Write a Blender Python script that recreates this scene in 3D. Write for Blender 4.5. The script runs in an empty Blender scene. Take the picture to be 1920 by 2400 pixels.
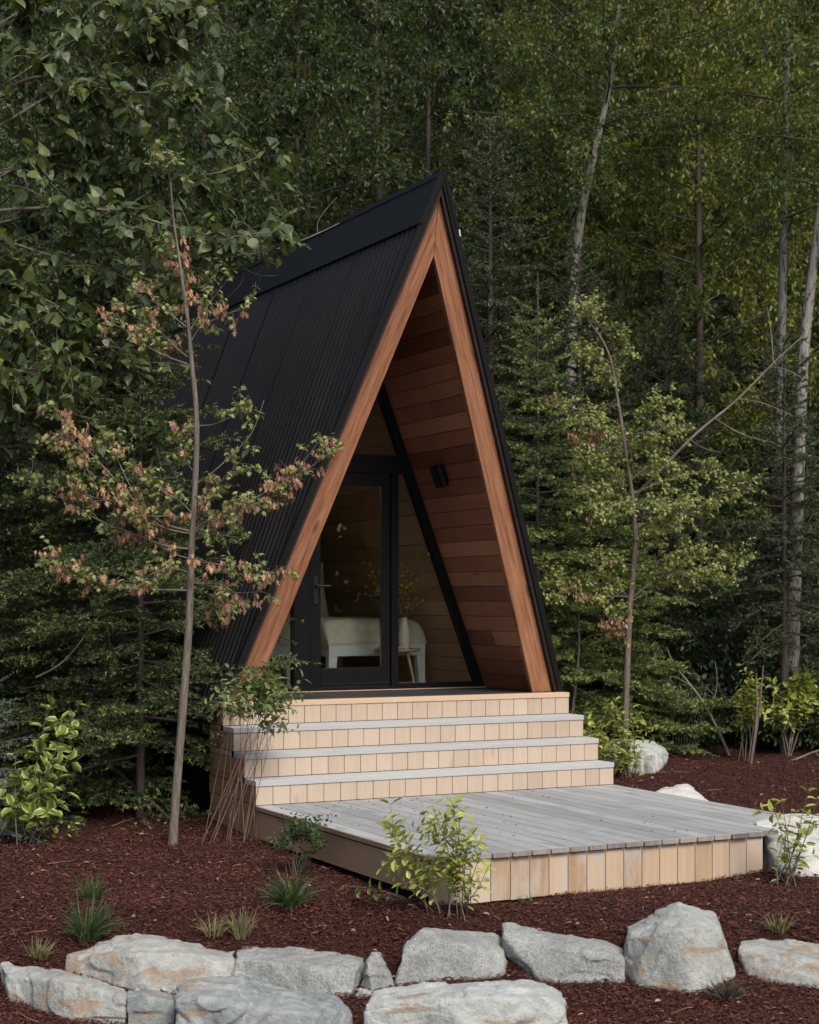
import bpy, bmesh, math, random
import numpy as np
from mathutils import Vector, noise

# ------------------------------------------------------------------ camera, sky, sun, exposure
SC = bpy.context.scene
COL = SC.collection
F, HY, CX = 3904.35, 1407.69, 960.0          # focal length and horizon of the photograph, in its own pixels
EYE = 1.5424
cam_d = bpy.data.cameras.new('camera')
cam = bpy.data.objects.new('camera', cam_d)
COL.objects.link(cam)
cam.location = (0, 0, EYE)
cam.rotation_euler = (math.pi / 2, 0, 0)
cam_d.sensor_fit = 'VERTICAL'
cam_d.sensor_height = 36
cam_d.lens = F / 2400 * 36
cam_d.shift_y = (HY - 1200) / 2400
cam_d.clip_end = 2000
SC.camera = cam
cam_d.dof.use_dof = True
cam_d.dof.focus_distance = 12.0
cam_d.dof.aperture_fstop = 3.4

SUN_EL, SUN_AZ = math.radians(49), math.radians(28)      # azimuth: to the right of straight behind the camera
W_ = bpy.data.worlds.new('World')
SC.world = W_
W_.use_nodes = True
nt = W_.node_tree
sky = nt.nodes.new('ShaderNodeTexSky')
sky.sky_type = 'NISHITA'
sky.sun_disc = False
sky.sun_elevation = SUN_EL
sky.sun_rotation = math.pi - SUN_AZ
sky.air_density = 1.0
sky.dust_density = 3.0
bg = nt.nodes['Background']
nt.links.new(sky.outputs['Color'], bg.inputs['Color'])
bg.inputs['Strength'].default_value = 0.10
sun_d = bpy.data.lights.new('sun', 'SUN')
sun_d.energy = 2.3
sun_d.angle = math.radians(24)
sun_d.color = (1.0, 0.93, 0.84)
sun = bpy.data.objects.new('sun', sun_d)
COL.objects.link(sun)
sun_dir = Vector((math.sin(SUN_AZ) * math.cos(SUN_EL), -math.cos(SUN_AZ) * math.cos(SUN_EL), math.sin(SUN_EL)))
sun.rotation_euler = (-sun_dir).to_track_quat('-Z', 'Y').to_euler()
SC.view_settings.view_transform = 'Standard'
SC.view_settings.look = 'None'
SC.view_settings.gamma = 1
SC.view_settings.use_curve_mapping = False
SC.view_settings.exposure = 0.60
SC.cycles.max_bounces = 8
SC.cycles.diffuse_bounces = 4
SC.cycles.transparent_max_bounces = 12

# ------------------------------------------------------------------ helpers
def at(px, py, Y):
    return np.array([(px - CX) / F * Y, Y, EYE - (py - HY) / F * Y])

def nz(x, y, s, o=0.0):
    return noise.noise(Vector((x * s + o, y * s - o, o * .37)))

GP_Y = [-50, 6.0, 8.2, 8.8, 9.35, 9.75, 10.15, 11.0, 12.0, 13.5, 17.0, 20.0, 23.0, 60.0, 75.0, 400.0]
GP_Z = [-.70, -.74, -.71, -.66, -.56, -.41, -.335, -.295, -.265, -.22, -.12, .10, .9, 26.0, 30.0, 30.0]

def gz(x, y):
    z = float(np.interp(y, GP_Y, GP_Z))
    if y < 20:
        z += .035 * nz(x, y, .9, 3.1) + .012 * nz(x, y, 3.2, 7.7) + .10 * math.exp(-((x - .12) / .38) ** 2 - ((y - 9.92) / .26) ** 2)
    else:
        z += .5 * nz(x, y, .25, 3.1) * min(1, (y - 20) / 5) + .03
    return z

def ground_at(px, py):
    Y = 6.0
    while Y < 40:
        p = at(px, py, Y)
        if p[2] <= gz(p[0], p[1]):
            break
        Y += .02
    p[2] = gz(p[0], p[1])
    return p

class MB:
    """collects shapes for ONE mesh: vertices, faces, a tint per vertex and grain coordinates"""
    def __init__(s):
        s.v, s.t, s.g, s.f, s.n = [], [], [], [], 0
    def add(s, v, faces, t=.5, g=None, mi=0, sm=False):
        v = np.asarray(v, float).reshape(-1, 3)
        s.v.append(v)
        s.t.append(np.broadcast_to(np.asarray(t, float), (len(v),)).astype(float))
        s.g.append(v if g is None else np.asarray(g, float))
        for f in (faces if isinstance(faces, list) else [faces]):
            f = np.asarray(f, int)
            s.f.append((f + s.n, mi, sm))
        s.n += len(v)
    def build(s, name, mat, parent=None, bevel=0, sharp=None):
        me = bpy.data.meshes.new(name)
        v = np.concatenate(s.v)
        me.vertices.add(len(v))
        me.vertices.foreach_set('co', v.ravel())
        loops = np.concatenate([f.ravel() for f, _, _ in s.f])
        tot = np.concatenate([np.full(len(f), f.shape[1]) for f, _, _ in s.f])
        mi = np.concatenate([np.full(len(f), m) for f, m, _ in s.f])
        sm = np.concatenate([np.full(len(f), q) for f, _, q in s.f])
        start = np.concatenate([[0], np.cumsum(tot)[:-1]])
        me.loops.add(len(loops))
        me.loops.foreach_set('vertex_index', loops.astype(np.int32))
        me.polygons.add(len(tot))
        me.polygons.foreach_set('loop_start', start.astype(np.int32))
        me.polygons.foreach_set('loop_total', tot.astype(np.int32))
        for m in (mat if isinstance(mat, list) else [mat]):
            me.materials.append(m)
        me.polygons.foreach_set('material_index', mi.astype(np.int32))
        me.polygons.foreach_set('use_smooth', sm.astype(bool))
        a = me.attributes.new('tint', 'FLOAT', 'POINT')
        a.data.foreach_set('value', np.concatenate(s.t).astype(np.float32))
        a = me.attributes.new('gc', 'FLOAT_VECTOR', 'POINT')
        a.data.foreach_set('vector', np.concatenate(s.g).astype(np.float32).ravel())
        me.update(calc_edges=True)
        me.validate()
        o = bpy.data.objects.new(name, me)
        COL.objects.link(o)
        if parent:
            o.parent = parent
        if bevel:
            b = o.modifiers.new('edge', 'BEVEL')
            b.width = bevel
            b.segments = 2
            b.limit_method = 'ANGLE'
        return o

BOXF = np.array([[0, 3, 2, 1], [4, 5, 6, 7], [0, 1, 5, 4], [1, 2, 6, 5], [2, 3, 7, 6], [3, 0, 4, 7]])

def box(mb, p0, a, b, c, t=.5, mi=0, gaxis=0):
    """box from corner p0 along vectors a, b, c; grain runs along vector number gaxis"""
    p0, a, b, c = (np.asarray(q, float) for q in (p0, a, b, c))
    v = np.array([p0, p0 + a, p0 + a + b, p0 + b, p0 + c, p0 + a + c, p0 + a + b + c, p0 + b + c])
    la, lb, lc = (np.linalg.norm(q) for q in (a, b, c))
    g = np.array([[0, 0, 0], [la, 0, 0], [la, lb, 0], [0, lb, 0], [0, 0, lc], [la, 0, lc], [la, lb, lc], [0, lb, lc]])
    g = np.roll(g, -gaxis, axis=1) + R.uniform(0, 40, 3)
    f = BOXF
    if np.dot(np.cross(a, b), c) < 0:
        f = f[:, ::-1]
    mb.add(v, f, t, g, mi)

def prism(mb, poly, ext, t=.5, mi=0, g=None):
    """flat polygon (list of 3-D points) extruded by vector ext"""
    P = np.asarray(poly, float)
    n = len(P)
    Q = P + np.asarray(ext, float)
    v = np.concatenate([P, Q])
    nrm = np.zeros(3)
    for i in range(1, n - 1):
        nrm += np.cross(P[i] - P[0], P[i + 1] - P[0])
    flip = np.dot(nrm, ext) > 0
    side = np.array([[i, (i + 1) % n, n + (i + 1) % n, n + i] for i in range(n)])
    lo, hi = np.arange(n)[None], (np.arange(n) + n)[None]
    if flip:
        fs = [lo[:, ::-1], hi, side]
    else:
        fs = [lo, hi[:, ::-1], side[:, ::-1]]
    mb.add(v, fs, t, None if g is None else np.concatenate([g, g]), mi)

def tube(mb, pts, r0, r1, sides=6, t=.5, mi=0, rr=None, cap=False):
    P = np.asarray(pts, float)
    n = len(P)
    T = np.gradient(P, axis=0)
    T /= np.linalg.norm(T, axis=1)[:, None] + 1e-9
    ref = np.array([0.31, .22, .92]) if abs(T[0, 2]) < .8 else np.array([.93, .3, .1])
    A = np.cross(T, ref)
    A /= np.linalg.norm(A, axis=1)[:, None] + 1e-9
    B = np.cross(T, A)
    r = np.linspace(r0, r1, n) if rr is None else np.asarray(rr)
    th = np.arange(sides) * 2 * math.pi / sides
    v = P[:, None] + r[:, None, None] * (np.cos(th)[None, :, None] * A[:, None] + np.sin(th)[None, :, None] * B[:, None])
    i = np.arange(n - 1)[:, None] * sides
    j = np.arange(sides)[None]
    k = (j + 1) % sides
    f = np.stack([i + j, i + k, i + k + sides, i + j + sides], -1).reshape(-1, 4)
    L = np.concatenate([[0], np.cumsum(np.linalg.norm(np.diff(P, axis=0), axis=1))])
    g = np.stack([np.repeat(L, sides), np.tile(np.cos(th), n) * np.repeat(r, sides), np.tile(np.sin(th), n) * np.repeat(r, sides)], -1)
    mb.add(v.reshape(-1, 3), f, t, g, mi, True)
    if cap:
        mb.add(v[0], np.arange(sides)[None], t, None, mi)
        mb.add(v[-1], np.arange(sides)[None, ::-1], t, None, mi)

def lathe(mb, prof, centre, n=32, t=.5, mi=0):
    th = np.arange(n) * 2 * math.pi / n
    c = np.asarray(centre, float)
    v = np.array([[c[0] + r * math.cos(a), c[1] + r * math.sin(a), c[2] + z] for r, z in prof for a in th])
    m = len(prof)
    i = np.arange(m - 1)[:, None] * n
    j = np.arange(n)[None]
    k = (j + 1) % n
    mb.add(v, np.stack([i + j, i + k, i + k + n, i + j + n], -1).reshape(-1, 4), t, None, mi, True)

def unit(a):
    return a / (np.linalg.norm(a, axis=-1, keepdims=True) + 1e-9)

# leaf outlines: x across, y along, z off the blade; two halves folded on the midrib
LEAF_HEART = (np.array([[0, 0, 0], [.22, -.03, .0], [.42, .20, .03], [.36, .48, .02], [.17, .78, -.04], [0, 1.06, -.14],
                        [-.17, .78, -.04], [-.36, .48, .02], [-.42, .20, .03], [-.22, -.03, .0], [0, .32, -.025], [0, .66, -.035]]),
              [np.array([[0, 1, 2, 10], [10, 2, 3, 11], [11, 3, 4, 5], [0, 10, 8, 9], [10, 11, 7, 8], [11, 5, 6, 7]])])
LEAF_OVAL = (np.array([[0, 0, 0], [.26, .30, .08], [.21, .68, .05], [0, 1, -.10], [-.21, .68, .05], [-.26, .30, .08]]),
             [np.array([[0, 1, 2, 3], [0, 3, 4, 5]])])
LEAF_LANCE = (np.array([[0, 0, 0], [.15, .38, .05], [0, 1, -.12], [-.15, .38, .05]]), [np.array([[0, 1, 2, 3]])])
LEAF_LOBED = (np.array([[0, 0, 0], [.17, .22, .04], [.50, .34, -.05], [.24, .50, .05], [.34, .80, -.06], [.11, .72, .03], [0, 1.05, -.18],
                        [-.11, .72, .03], [-.34, .80, -.06], [-.24, .50, .05], [-.50, .34, -.05], [-.17, .22, .04]]),
              [np.array([[0, 1, 2, 3], [0, 3, 4, 5], [0, 7, 8, 9], [0, 9, 10, 11], [0, 5, 6, 7]])])
NEEDLE = (np.array([[-.09, 0, 0], [.09, 0, 0], [0, 1, 0]]), [np.array([[0, 1, 2]])])
BLADE = (np.array([[-.5, 0, 0], [.5, 0, 0], [.4, .5, .05], [-.4, .5, .05], [0, 1, -.1]]), [np.array([[0, 1, 2, 3]]), np.array([[3, 2, 4]])])

def leaves(mb, P, D, N, size, tmpl, tint, mi=0, width=1.0):
    if len(P) == 0:
        return
    T, fs = tmpl
    D = unit(D)
    X = unit(np.cross(D, N))
    N = np.cross(X, D)
    size = np.broadcast_to(np.asarray(size, float), (len(P),))[:, None, None]
    v = P[:, None] + size * (T[None, :, 0:1] * width * X[:, None] + T[None, :, 1:2] * D[:, None] + T[None, :, 2:3] * N[:, None])
    k = len(T)
    off = (np.arange(len(P)) * k)[:, None, None]
    g = np.broadcast_to(T, (len(P), k, 3)).reshape(-1, 3)
    mb.add(v.reshape(-1, 3), [(f[None] + off).reshape(-1, f.shape[1]) for f in fs], np.repeat(np.broadcast_to(tint, (len(P),)), k), g, mi)

def wander(p0, d0, L, n, droop=0., wob=.2, up=0.):
    d = unit(np.asarray(d0, float))
    pts = [np.asarray(p0, float)]
    s = L / n
    for i in range(n):
        d = unit(d + R.normal(0, wob, 3) * .5 + np.array([0, 0, up - droop]) / n)
        pts.append(pts[-1] + d * s)
    return np.array(pts)

def along(pts, u):
    """points and directions at parameters u (0..1) of a polyline"""
    n = len(pts) - 1
    x = np.clip(np.asarray(u) * n, 0, n - 1e-6)
    i = x.astype(int)
    w = (x - i)[:, None]
    return pts[i] * (1 - w) + pts[i + 1] * w, unit(pts[i + 1] - pts[i])

def smooth_path(pts, n=4):
    P = np.asarray(pts, float)
    t = np.arange(len(P))
    tt = np.linspace(0, len(P) - 1, (len(P) - 1) * n + 1)
    out = np.stack([np.interp(tt, t, P[:, k]) for k in range(3)], -1)
    for _ in range(n):
        out[1:-1] = .25 * out[:-2] + .5 * out[1:-1] + .25 * out[2:]
    return out

R = np.random.default_rng(11)
random.seed(5)

def thing(name, label, cat, loc=(0, 0, 0), rz=0, group=None):
    o = bpy.data.objects.new(name, None)
    COL.objects.link(o)
    o.empty_display_size = .2
    o.location = [float(q) for q in loc]
    o.rotation_euler = (0, 0, rz)
    o['label'] = label
    o['category'] = cat
    if group:
        o['group'] = group
    return o

def tag(o, label=None, cat=None, group=None, kind=None):
    for k, q in (('label', label), ('category', cat), ('group', group), ('kind', kind)):
        if q:
            o[k] = q
    return o

def copy_thing(src, loc, rz, sc, label, group=None):
    c = src.copy()
    COL.objects.link(c)
    c.location = [float(q) for q in loc]
    c.rotation_euler = (0, 0, rz)
    c.scale = (sc, sc, sc)
    c['label'] = label
    if group:
        c['group'] = group
    for ch in list(src.children):
        d = ch.copy()
        COL.objects.link(d)
        d.parent = c
    return c

# ------------------------------------------------------------------ materials
def new_mat(name):
    m = bpy.data.materials.new(name)
    m.use_nodes = True
    t = m.node_tree
    return m, t, t.nodes, t.links, t.nodes['Principled BSDF']

def ramp(nodes, stops):
    r = nodes.new('ShaderNodeValToRGB')
    e = r.color_ramp.elements
    while len(e) < len(stops):
        e.new(.5)
    for q, (p, c) in zip(e, stops):
        q.position = p
        q.color = (*c, 1)
    return r

def attr(nodes, name):
    a = nodes.new('ShaderNodeAttribute')
    a.attribute_name = name
    return a

def mathn(nodes, links, op, a, b):
    m = nodes.new('ShaderNodeMath')
    m.operation = op
    for i, q in enumerate((a, b)):
        if isinstance(q, (int, float)):
            m.inputs[i].default_value = q
        else:
            links.new(q, m.inputs[i])
    return m.outputs[0]

def mixc(nodes, links, fac, a, b, mode='MIX'):
    m = nodes.new('ShaderNodeMix')
    m.data_type = 'RGBA'
    m.blend_type = mode
    for s, q in ((m.inputs[0], fac), (m.inputs[6], a), (m.inputs[7], b)):
        if isinstance(q, (int, float)):
            s.default_value = q
        elif isinstance(q, tuple):
            s.default_value = (*q, 1)
        else:
            links.new(q, s)
    return m.outputs[2]

def noise_n(nodes, links, vec, scale, detail=4, rough=.55, dist=0):
    n = nodes.new('ShaderNodeTexNoise')
    n.inputs['Scale'].default_value = scale
    n.inputs['Detail'].default_value = detail
    n.inputs['Roughness'].default_value = rough
    n.inputs['Distortion'].default_value = dist
    if vec is not None:
        links.new(vec, n.inputs['Vector'])
    return n

def mapping(nodes, links, vec, scale):
    m = nodes.new('ShaderNodeMapping')
    m.inputs['Scale'].default_value = scale
    links.new(vec, m.inputs['Vector'])
    return m.outputs[0]

def bump(nodes, links, h, strength, dist, bsdf):
    b = nodes.new('ShaderNodeBump')
    b.inputs['Strength'].default_value = strength
    b.inputs['Distance'].default_value = dist
    links.new(h, b.inputs['Height'])
    links.new(b.outputs[0], bsdf.inputs['Normal'])

def wood(name, c_dark, c_mid, c_light, rough=.6, tint_w=.55, grain=.45, bumps=.25, weather=None, wthr_lo=.5, knots=0.):
    """boards: grain along gc.x, board-to-board difference from tint"""
    m, t, N, L, B = new_mat(name)
    gc = attr(N, 'gc').outputs['Vector']
    ti = attr(N, 'tint').outputs['Fac']
    g1 = noise_n(N, L, mapping(N, L, gc, (1.6, 22, 22)), 1.6, 6, .62, .6)
    g2 = noise_n(N, L, mapping(N, L, gc, (3, 150, 150)), 1.0, 3, .6)
    g3 = noise_n(N, L, mapping(N, L, gc, (1, 4, 4)), 1.3, 3, .5)
    s = mathn(N, L, 'MULTIPLY', ti, tint_w)
    s = mathn(N, L, 'ADD', s, mathn(N, L, 'MULTIPLY', g1.outputs['Fac'], grain))
    s = mathn(N, L, 'ADD', s, mathn(N, L, 'MULTIPLY', g2.outputs['Fac'], .18))
    s = mathn(N, L, 'ADD', s, mathn(N, L, 'MULTIPLY', g3.outputs['Fac'], .30))
    s = mathn(N, L, 'SUBTRACT', s, (grain + .18 + .30) * .5 + tint_w * .5 - .5)
    r = ramp(N, [(.18, c_dark), (.5, c_mid), (.85, c_light)])
    L.new(s, r.inputs['Fac'])
    col = r.outputs['Color']
    if weather:
        w = noise_n(N, L, mapping(N, L, gc, (2.2, 6, 6)), 1.1, 4, .6)
        wr = ramp(N, [(wthr_lo, (0, 0, 0)), (wthr_lo + .22, (1, 1, 1))])
        L.new(w.outputs['Fac'], wr.inputs['Fac'])
        col = mixc(N, L, wr.outputs['Color'], col, weather)
    if knots:
        vo = N.new('ShaderNodeTexVoronoi')
        vo.inputs['Scale'].default_value = 1
        L.new(mapping(N, L, gc, (1.7, 5.2, 5.2)), vo.inputs['Vector'])
        kr = ramp(N, [(.0, (1, 1, 1)), (.07, (.8, .8, .8)), (.13, (0, 0, 0))])
        L.new(vo.outputs['Distance'], kr.inputs['Fac'])
        kf = mathn(N, L, 'MULTIPLY', kr.outputs['Color'], knots)
        col = mixc(N, L, kf, col, tuple(q * .45 for q in c_dark))
    L.new(col, B.inputs['Base Color'])
    B.inputs['Roughness'].default_value = rough
    B.inputs['Specular IOR Level'].default_value = .3
    h = mathn(N, L, 'ADD', g1.outputs['Fac'], mathn(N, L, 'MULTIPLY', g2.outputs['Fac'], .6))
    bump(N, L, h, bumps, .004, B)
    return m

def plain(name, c, rough=.5, metal=0, var=.15, scale=6, spec=.5, bmp=0.):
    m, t, N, L, B = new_mat(name)
    tc = N.new('ShaderNodeTexCoord').outputs['Object']
    n = noise_n(N, L, tc, scale, 5, .6)
    r = ramp(N, [(.3, tuple(q * (1 - var) for q in c)), (.7, tuple(min(1, q * (1 + var)) for q in c))])
    L.new(n.outputs['Fac'], r.inputs['Fac'])
    L.new(r.outputs['Color'], B.inputs['Base Color'])
    rr = mathn(N, L, 'ADD', mathn(N, L, 'MULTIPLY', n.outputs['Fac'], .2), rough - .1)
    L.new(rr, B.inputs['Roughness'])
    B.inputs['Metallic'].default_value = metal
    B.inputs['Specular IOR Level'].default_value = spec
    if bmp:
        n2 = noise_n(N, L, tc, scale * 9, 4, .6)
        bump(N, L, n2.outputs['Fac'], bmp, .01, B)
    return m

def leaf_mat(name, stops, rough=.42, trans=.28, edge=None, spec=.45):
    """leaf colours picked per leaf by tint; edge: pale variegated margin"""
    m, t, N, L, B = new_mat(name)
    ti = attr(N, 'tint').outputs['Fac']
    r = ramp(N, stops)
    L.new(ti, r.inputs['Fac'])
    col = r.outputs['Color']
    gc = attr(N, 'gc').outputs['Vector']
    sx = N.new('ShaderNodeSeparateXYZ')
    L.new(gc, sx.inputs[0])
    ax = mathn(N, L, 'ABSOLUTE', sx.outputs[0], 0)
    if edge:
        er = ramp(N, [(.10, (0, 0, 0)), (.17, (1, 1, 1))])
        L.new(ax, er.inputs['Fac'])
        col = mixc(N, L, er.outputs['Color'], col, edge)
    else:
        er = ramp(N, [(.0, (1, 1, 1)), (.035, (0, 0, 0))])
        L.new(ax, er.inputs['Fac'])
        col = mixc(N, L, mathn(N, L, 'MULTIPLY', er.outputs['Color'], .35), col, (.22, .26, .12))
    L.new(col, B.inputs['Base Color'])
    B.inputs['Roughness'].default_value = rough
    B.inputs['Specular IOR Level'].default_value = spec
    tr = N.new('ShaderNodeBsdfTranslucent')
    L.new(mixc(N, L, .5, col, (.30, .36, .04), 'MIX'), tr.inputs['Color'])
    mx = N.new('ShaderNodeMixShader')
    mx.inputs[0].default_value = trans
    L.new(B.outputs[0], mx.inputs[1])
    L.new(tr.outputs[0], mx.inputs[2])
    L.new(mx.outputs[0], N['Material Output'].inputs['Surface'])
    return m

def bark_mat(name, c0, c1, spots=None):
    m, t, N, L, B = new_mat(name)
    gc = attr(N, 'gc').outputs['Vector']
    n = noise_n(N, L, mapping(N, L, gc, (7, 60, 60)), 1, 6, .65, .4)
    r = ramp(N, [(.32, c0), (.68, c1)])
    L.new(n.outputs['Fac'], r.inputs['Fac'])
    col = r.outputs['Color']
    if spots:
        n2 = noise_n(N, L, mapping(N, L, gc, (9, 18, 18)), 1, 4, .6, .8)
        r2 = ramp(N, [(.54, (0, 0, 0)), (.62, (1, 1, 1))])
        L.new(n2.outputs['Fac'], r2.inputs['Fac'])
        col = mixc(N, L, r2.outputs['Color'], col, spots)
    L.new(col, B.inputs['Base Color'])
    B.inputs['Roughness'].default_value = .85
    bump(N, L, n.outputs['Fac'], .6, .01, B)
    return m

def rock_mat(name, c_lo, c_hi, ochre=.0, speck=.3, vein=.3):
    m, t, N, L, B = new_mat(name)
    tc = N.new('ShaderNodeTexCoord').outputs['Object']
    n1 = noise_n(N, L, tc, 2.6, 8, .62, .5)
    n2 = noise_n(N, L, tc, 16, 8, .7)
    n3 = noise_n(N, L, tc, 95, 3, .7)
    r = ramp(N, [(.34, c_lo), (.66, c_hi)])
    s = mathn(N, L, 'ADD', mathn(N, L, 'MULTIPLY', n1.outputs['Fac'], .62), mathn(N, L, 'MULTIPLY', n2.outputs['Fac'], .38))
    L.new(s, r.inputs['Fac'])
    col = r.outputs['Color']
    if ochre:
        no = noise_n(N, L, mapping(N, L, tc, (1.3, 1.3, 2.2)), 3.0, 6, .62, .7)
        ro = ramp(N, [(.60 - ochre * .22, (0, 0, 0)), (.635 - ochre * .22, (1, 1, 1))])
        L.new(no.outputs['Fac'], ro.inputs['Fac'])
        oc = mixc(N, L, n2.outputs['Fac'], (.22, .14, .075), (.40, .32, .22))
        col = mixc(N, L, mathn(N, L, 'MULTIPLY', ro.outputs['Color'], .75), col, oc)
    vo = N.new('ShaderNodeTexVoronoi')
    vo.feature = 'DISTANCE_TO_EDGE'
    vo.inputs['Scale'].default_value = 2.1
    L.new(mixc(N, L, .12, tc, n1.outputs['Color'], 'ADD'), vo.inputs['Vector'])
    rv = ramp(N, [(.0, (1, 1, 1)), (.018, (0, 0, 0))])
    L.new(vo.outputs['Distance'], rv.inputs['Fac'])
    col = mixc(N, L, mathn(N, L, 'MULTIPLY', rv.outputs['Color'], vein), col, (.50, .51, .48))
    rs = ramp(N, [(.42, (1, 1, 1)), (.50, (0, 0, 0))])
    L.new(n3.outputs['Fac'], rs.inputs['Fac'])
    col = mixc(N, L, mathn(N, L, 'MULTIPLY', rs.outputs['Color'], speck), col, (.10, .105, .10))
    L.new(col, B.inputs['Base Color'])
    B.inputs['Roughness'].default_value = .85
    B.inputs['Specular IOR Level'].default_value = .25
    h = mathn(N, L, 'ADD', n2.outputs['Fac'], mathn(N, L, 'MULTIPLY', n3.outputs['Fac'], .25))
    bump(N, L, h, .75, .03, B)
    return m

M = {}
M['cedar_clad'] = wood('cedar_cladding', (.36, .275, .205), (.465, .37, .285), (.53, .445, .36), .62, .30, .42, .2, knots=.25)
M['cedar_front'] = wood('cedar_deck_front', (.34, .225, .135), (.49, .365, .255), (.56, .46, .36), .62, .60, .55, .25, weather=(.44, .41, .37), wthr_lo=.50)
M['tread'] = wood('weathered_treads', (.29, .295, .288), (.39, .398, .392), (.46, .465, .455), .75, .38, .55, .35)
M['deck'] = wood('weathered_decking', (.205, .214, .214), (.305, .317, .317), (.39, .40, .396), .75, .55, .75, .4, weather=(.215, .215, .205), wthr_lo=.52)
M['deck_end'] = wood('decking_end_grain', (.12, .11, .10), (.26, .245, .225), (.40, .38, .35), .8, .5, .6, .3)
M['side'] = wood('brown_cedar_side', (.20, .115, .066), (.30, .185, .115), (.38, .25, .165), .7, .5, .5, .2)  # side boards: one brown tone, darker than the front cedar
M['fascia'] = wood('cedar_beam', (.13, .050, .025), (.275, .118, .060), (.385, .195, .108), .62, .3, 1.3, .9, knots=.7)
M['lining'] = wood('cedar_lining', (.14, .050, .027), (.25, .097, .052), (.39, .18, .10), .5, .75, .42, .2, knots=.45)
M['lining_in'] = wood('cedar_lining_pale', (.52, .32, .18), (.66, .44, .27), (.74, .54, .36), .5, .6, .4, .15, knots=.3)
M['trim'] = wood('cedar_trim', (.44, .29, .18), (.54, .39, .26), (.62, .48, .35), .6, .4, .35, .15)
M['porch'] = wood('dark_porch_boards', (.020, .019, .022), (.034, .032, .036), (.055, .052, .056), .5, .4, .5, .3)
M['roof'] = plain('black_ribbed_steel', (.0085, .0080, .0082), .40, 0, .15, 2, .40)
M['cap'] = plain('black_flashing', (.0085, .0088, .0085), .55, 0, .12, 1.3, .2)
M['black'] = plain('black_frame_paint', (.0045, .0045, .0055), .5, 0, .15, 4, .2)
M['soffit'] = plain('dark_brown_edge', (.028, .019, .017), .6, 0, .25, 5, .3)
M['steel'] = plain('dark_handle_metal', (.05, .05, .052), .35, .8, .1, 20)
M['white_wood'] = plain('white_painted_wood', (.80, .82, .80), .5, 0, .04, 4)
M['linen'] = plain('beige_linen', (.72, .66, .52), .9, 0, .12, 9, .2, .5)
M['cushion'] = plain('beige_cushion', (.62, .55, .42), .9, 0, .14, 9, .2, .5)
M['table_wood'] = plain('pale_table_wood', (.55, .38, .21), .5, 0, .2, 14)
M['ceramic'] = plain('cream_ceramic', (.80, .77, .67), .4, 0, .04, 5)
M['rug'] = plain('pale_rug', (.62, .55, .45), .95, 0, .2, 14, .1)
M['paper'] = plain('paper', (.6, .58, .52), .8, 0, .05, 8)
M['chip'] = plain('galvanised_clip', (.55, .55, .52), .4, .5, .1, 8)

def glass_mat():
    m, t, N, L, B = new_mat('window_glass')
    N.remove(B)
    tr = N.new('ShaderNodeBsdfTransparent')
    tr.inputs['Color'].default_value = (.95, .97, .95, 1)
    gl = N.new('ShaderNodeBsdfGlossy')
    gl.inputs['Roughness'].default_value = .01
    fr = N.new('ShaderNodeFresnel')
    fr.inputs['IOR'].default_value = 1.5
    mx = N.new('ShaderNodeMixShader')
    L.new(mathn(N, L, 'MULTIPLY', fr.outputs[0], 1.25), mx.inputs[0])
    L.new(tr.outputs[0], mx.inputs[1])
    L.new(gl.outputs[0], mx.inputs[2])
    L.new(mx.outputs[0], N['Material Output'].inputs['Surface'])
    return m
M['glass'] = glass_mat()

M['bark'] = bark_mat('grey_brown_bark', (.052, .042, .033), (.215, .178, .142))
M['bark_dark'] = bark_mat('dark_bark', (.030, .024, .019), (.085, .068, .053))
M['bark_pale'] = bark_mat('pale_birch_bark', (.13, .12, .10), (.34, .325, .28), spots=(.040, .034, .028))
M['cane'] = bark_mat('reddish_brown_cane', (.085, .045, .030), (.19, .115, .075))
M['twig'] = bark_mat('dry_twig', (.085, .070, .055), (.25, .215, .175))
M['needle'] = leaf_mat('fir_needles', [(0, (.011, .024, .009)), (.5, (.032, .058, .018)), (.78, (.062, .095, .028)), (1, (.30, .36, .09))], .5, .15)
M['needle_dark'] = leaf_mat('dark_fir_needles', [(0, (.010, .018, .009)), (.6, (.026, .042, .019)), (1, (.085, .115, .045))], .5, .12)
M['needle_fresh'] = leaf_mat('fresh_fir_needles', [(0, (.040, .068, .018)), (.5, (.125, .180, .045)), (.78, (.21, .26, .066)), (1, (.40, .45, .12))], .5, .2)
M['needle_blue'] = leaf_mat('blue_spruce_needles', [(0, (.05, .075, .08)), (1, (.14, .18, .19))], .5, .1)
M['leaf_big'] = leaf_mat('cottonwood_leaves', [(0, (.026, .046, .017)), (.45, (.080, .118, .048)), (.8, (.140, .160, .046)), (1, (.21, .20, .055))], .42, .28, spec=.42)
M['leaf_dark'] = leaf_mat('dark_small_leaves', [(0, (.009, .020, .006)), (.5, (.032, .060, .016)), (1, (.098, .140, .036))], .45, .22, spec=.35)
M['leaf_mid'] = leaf_mat('alder_leaves', [(0, (.030, .050, .011)), (.5, (.098, .150, .032)), (.85, (.18, .225, .045)), (1, (.31, .29, .055))], .45, .3, spec=.35)
M['leaf_olive'] = leaf_mat('olive_leaves', [(0, (.055, .075, .015)), (.5, (.18, .215, .040)), (1, (.38, .33, .06))], .42, .35)
M['leaf_gold'] = leaf_mat('yellowing_leaves', [(0, (.11, .115, .02)), (.5, (.27, .25, .040)), (1, (.46, .33, .06))], .45, .35)
M['leaf_grey'] = leaf_mat('greyish_leaves', [(0, (.030, .055, .036)), (1, (.095, .135, .095))], .42, .2)
M['leaf_young'] = leaf_mat('pale_young_leaves', [(0, (.14, .165, .050)), (.6, (.26, .285, .10)), (1, (.40, .41, .18))], .55, .3)
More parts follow.
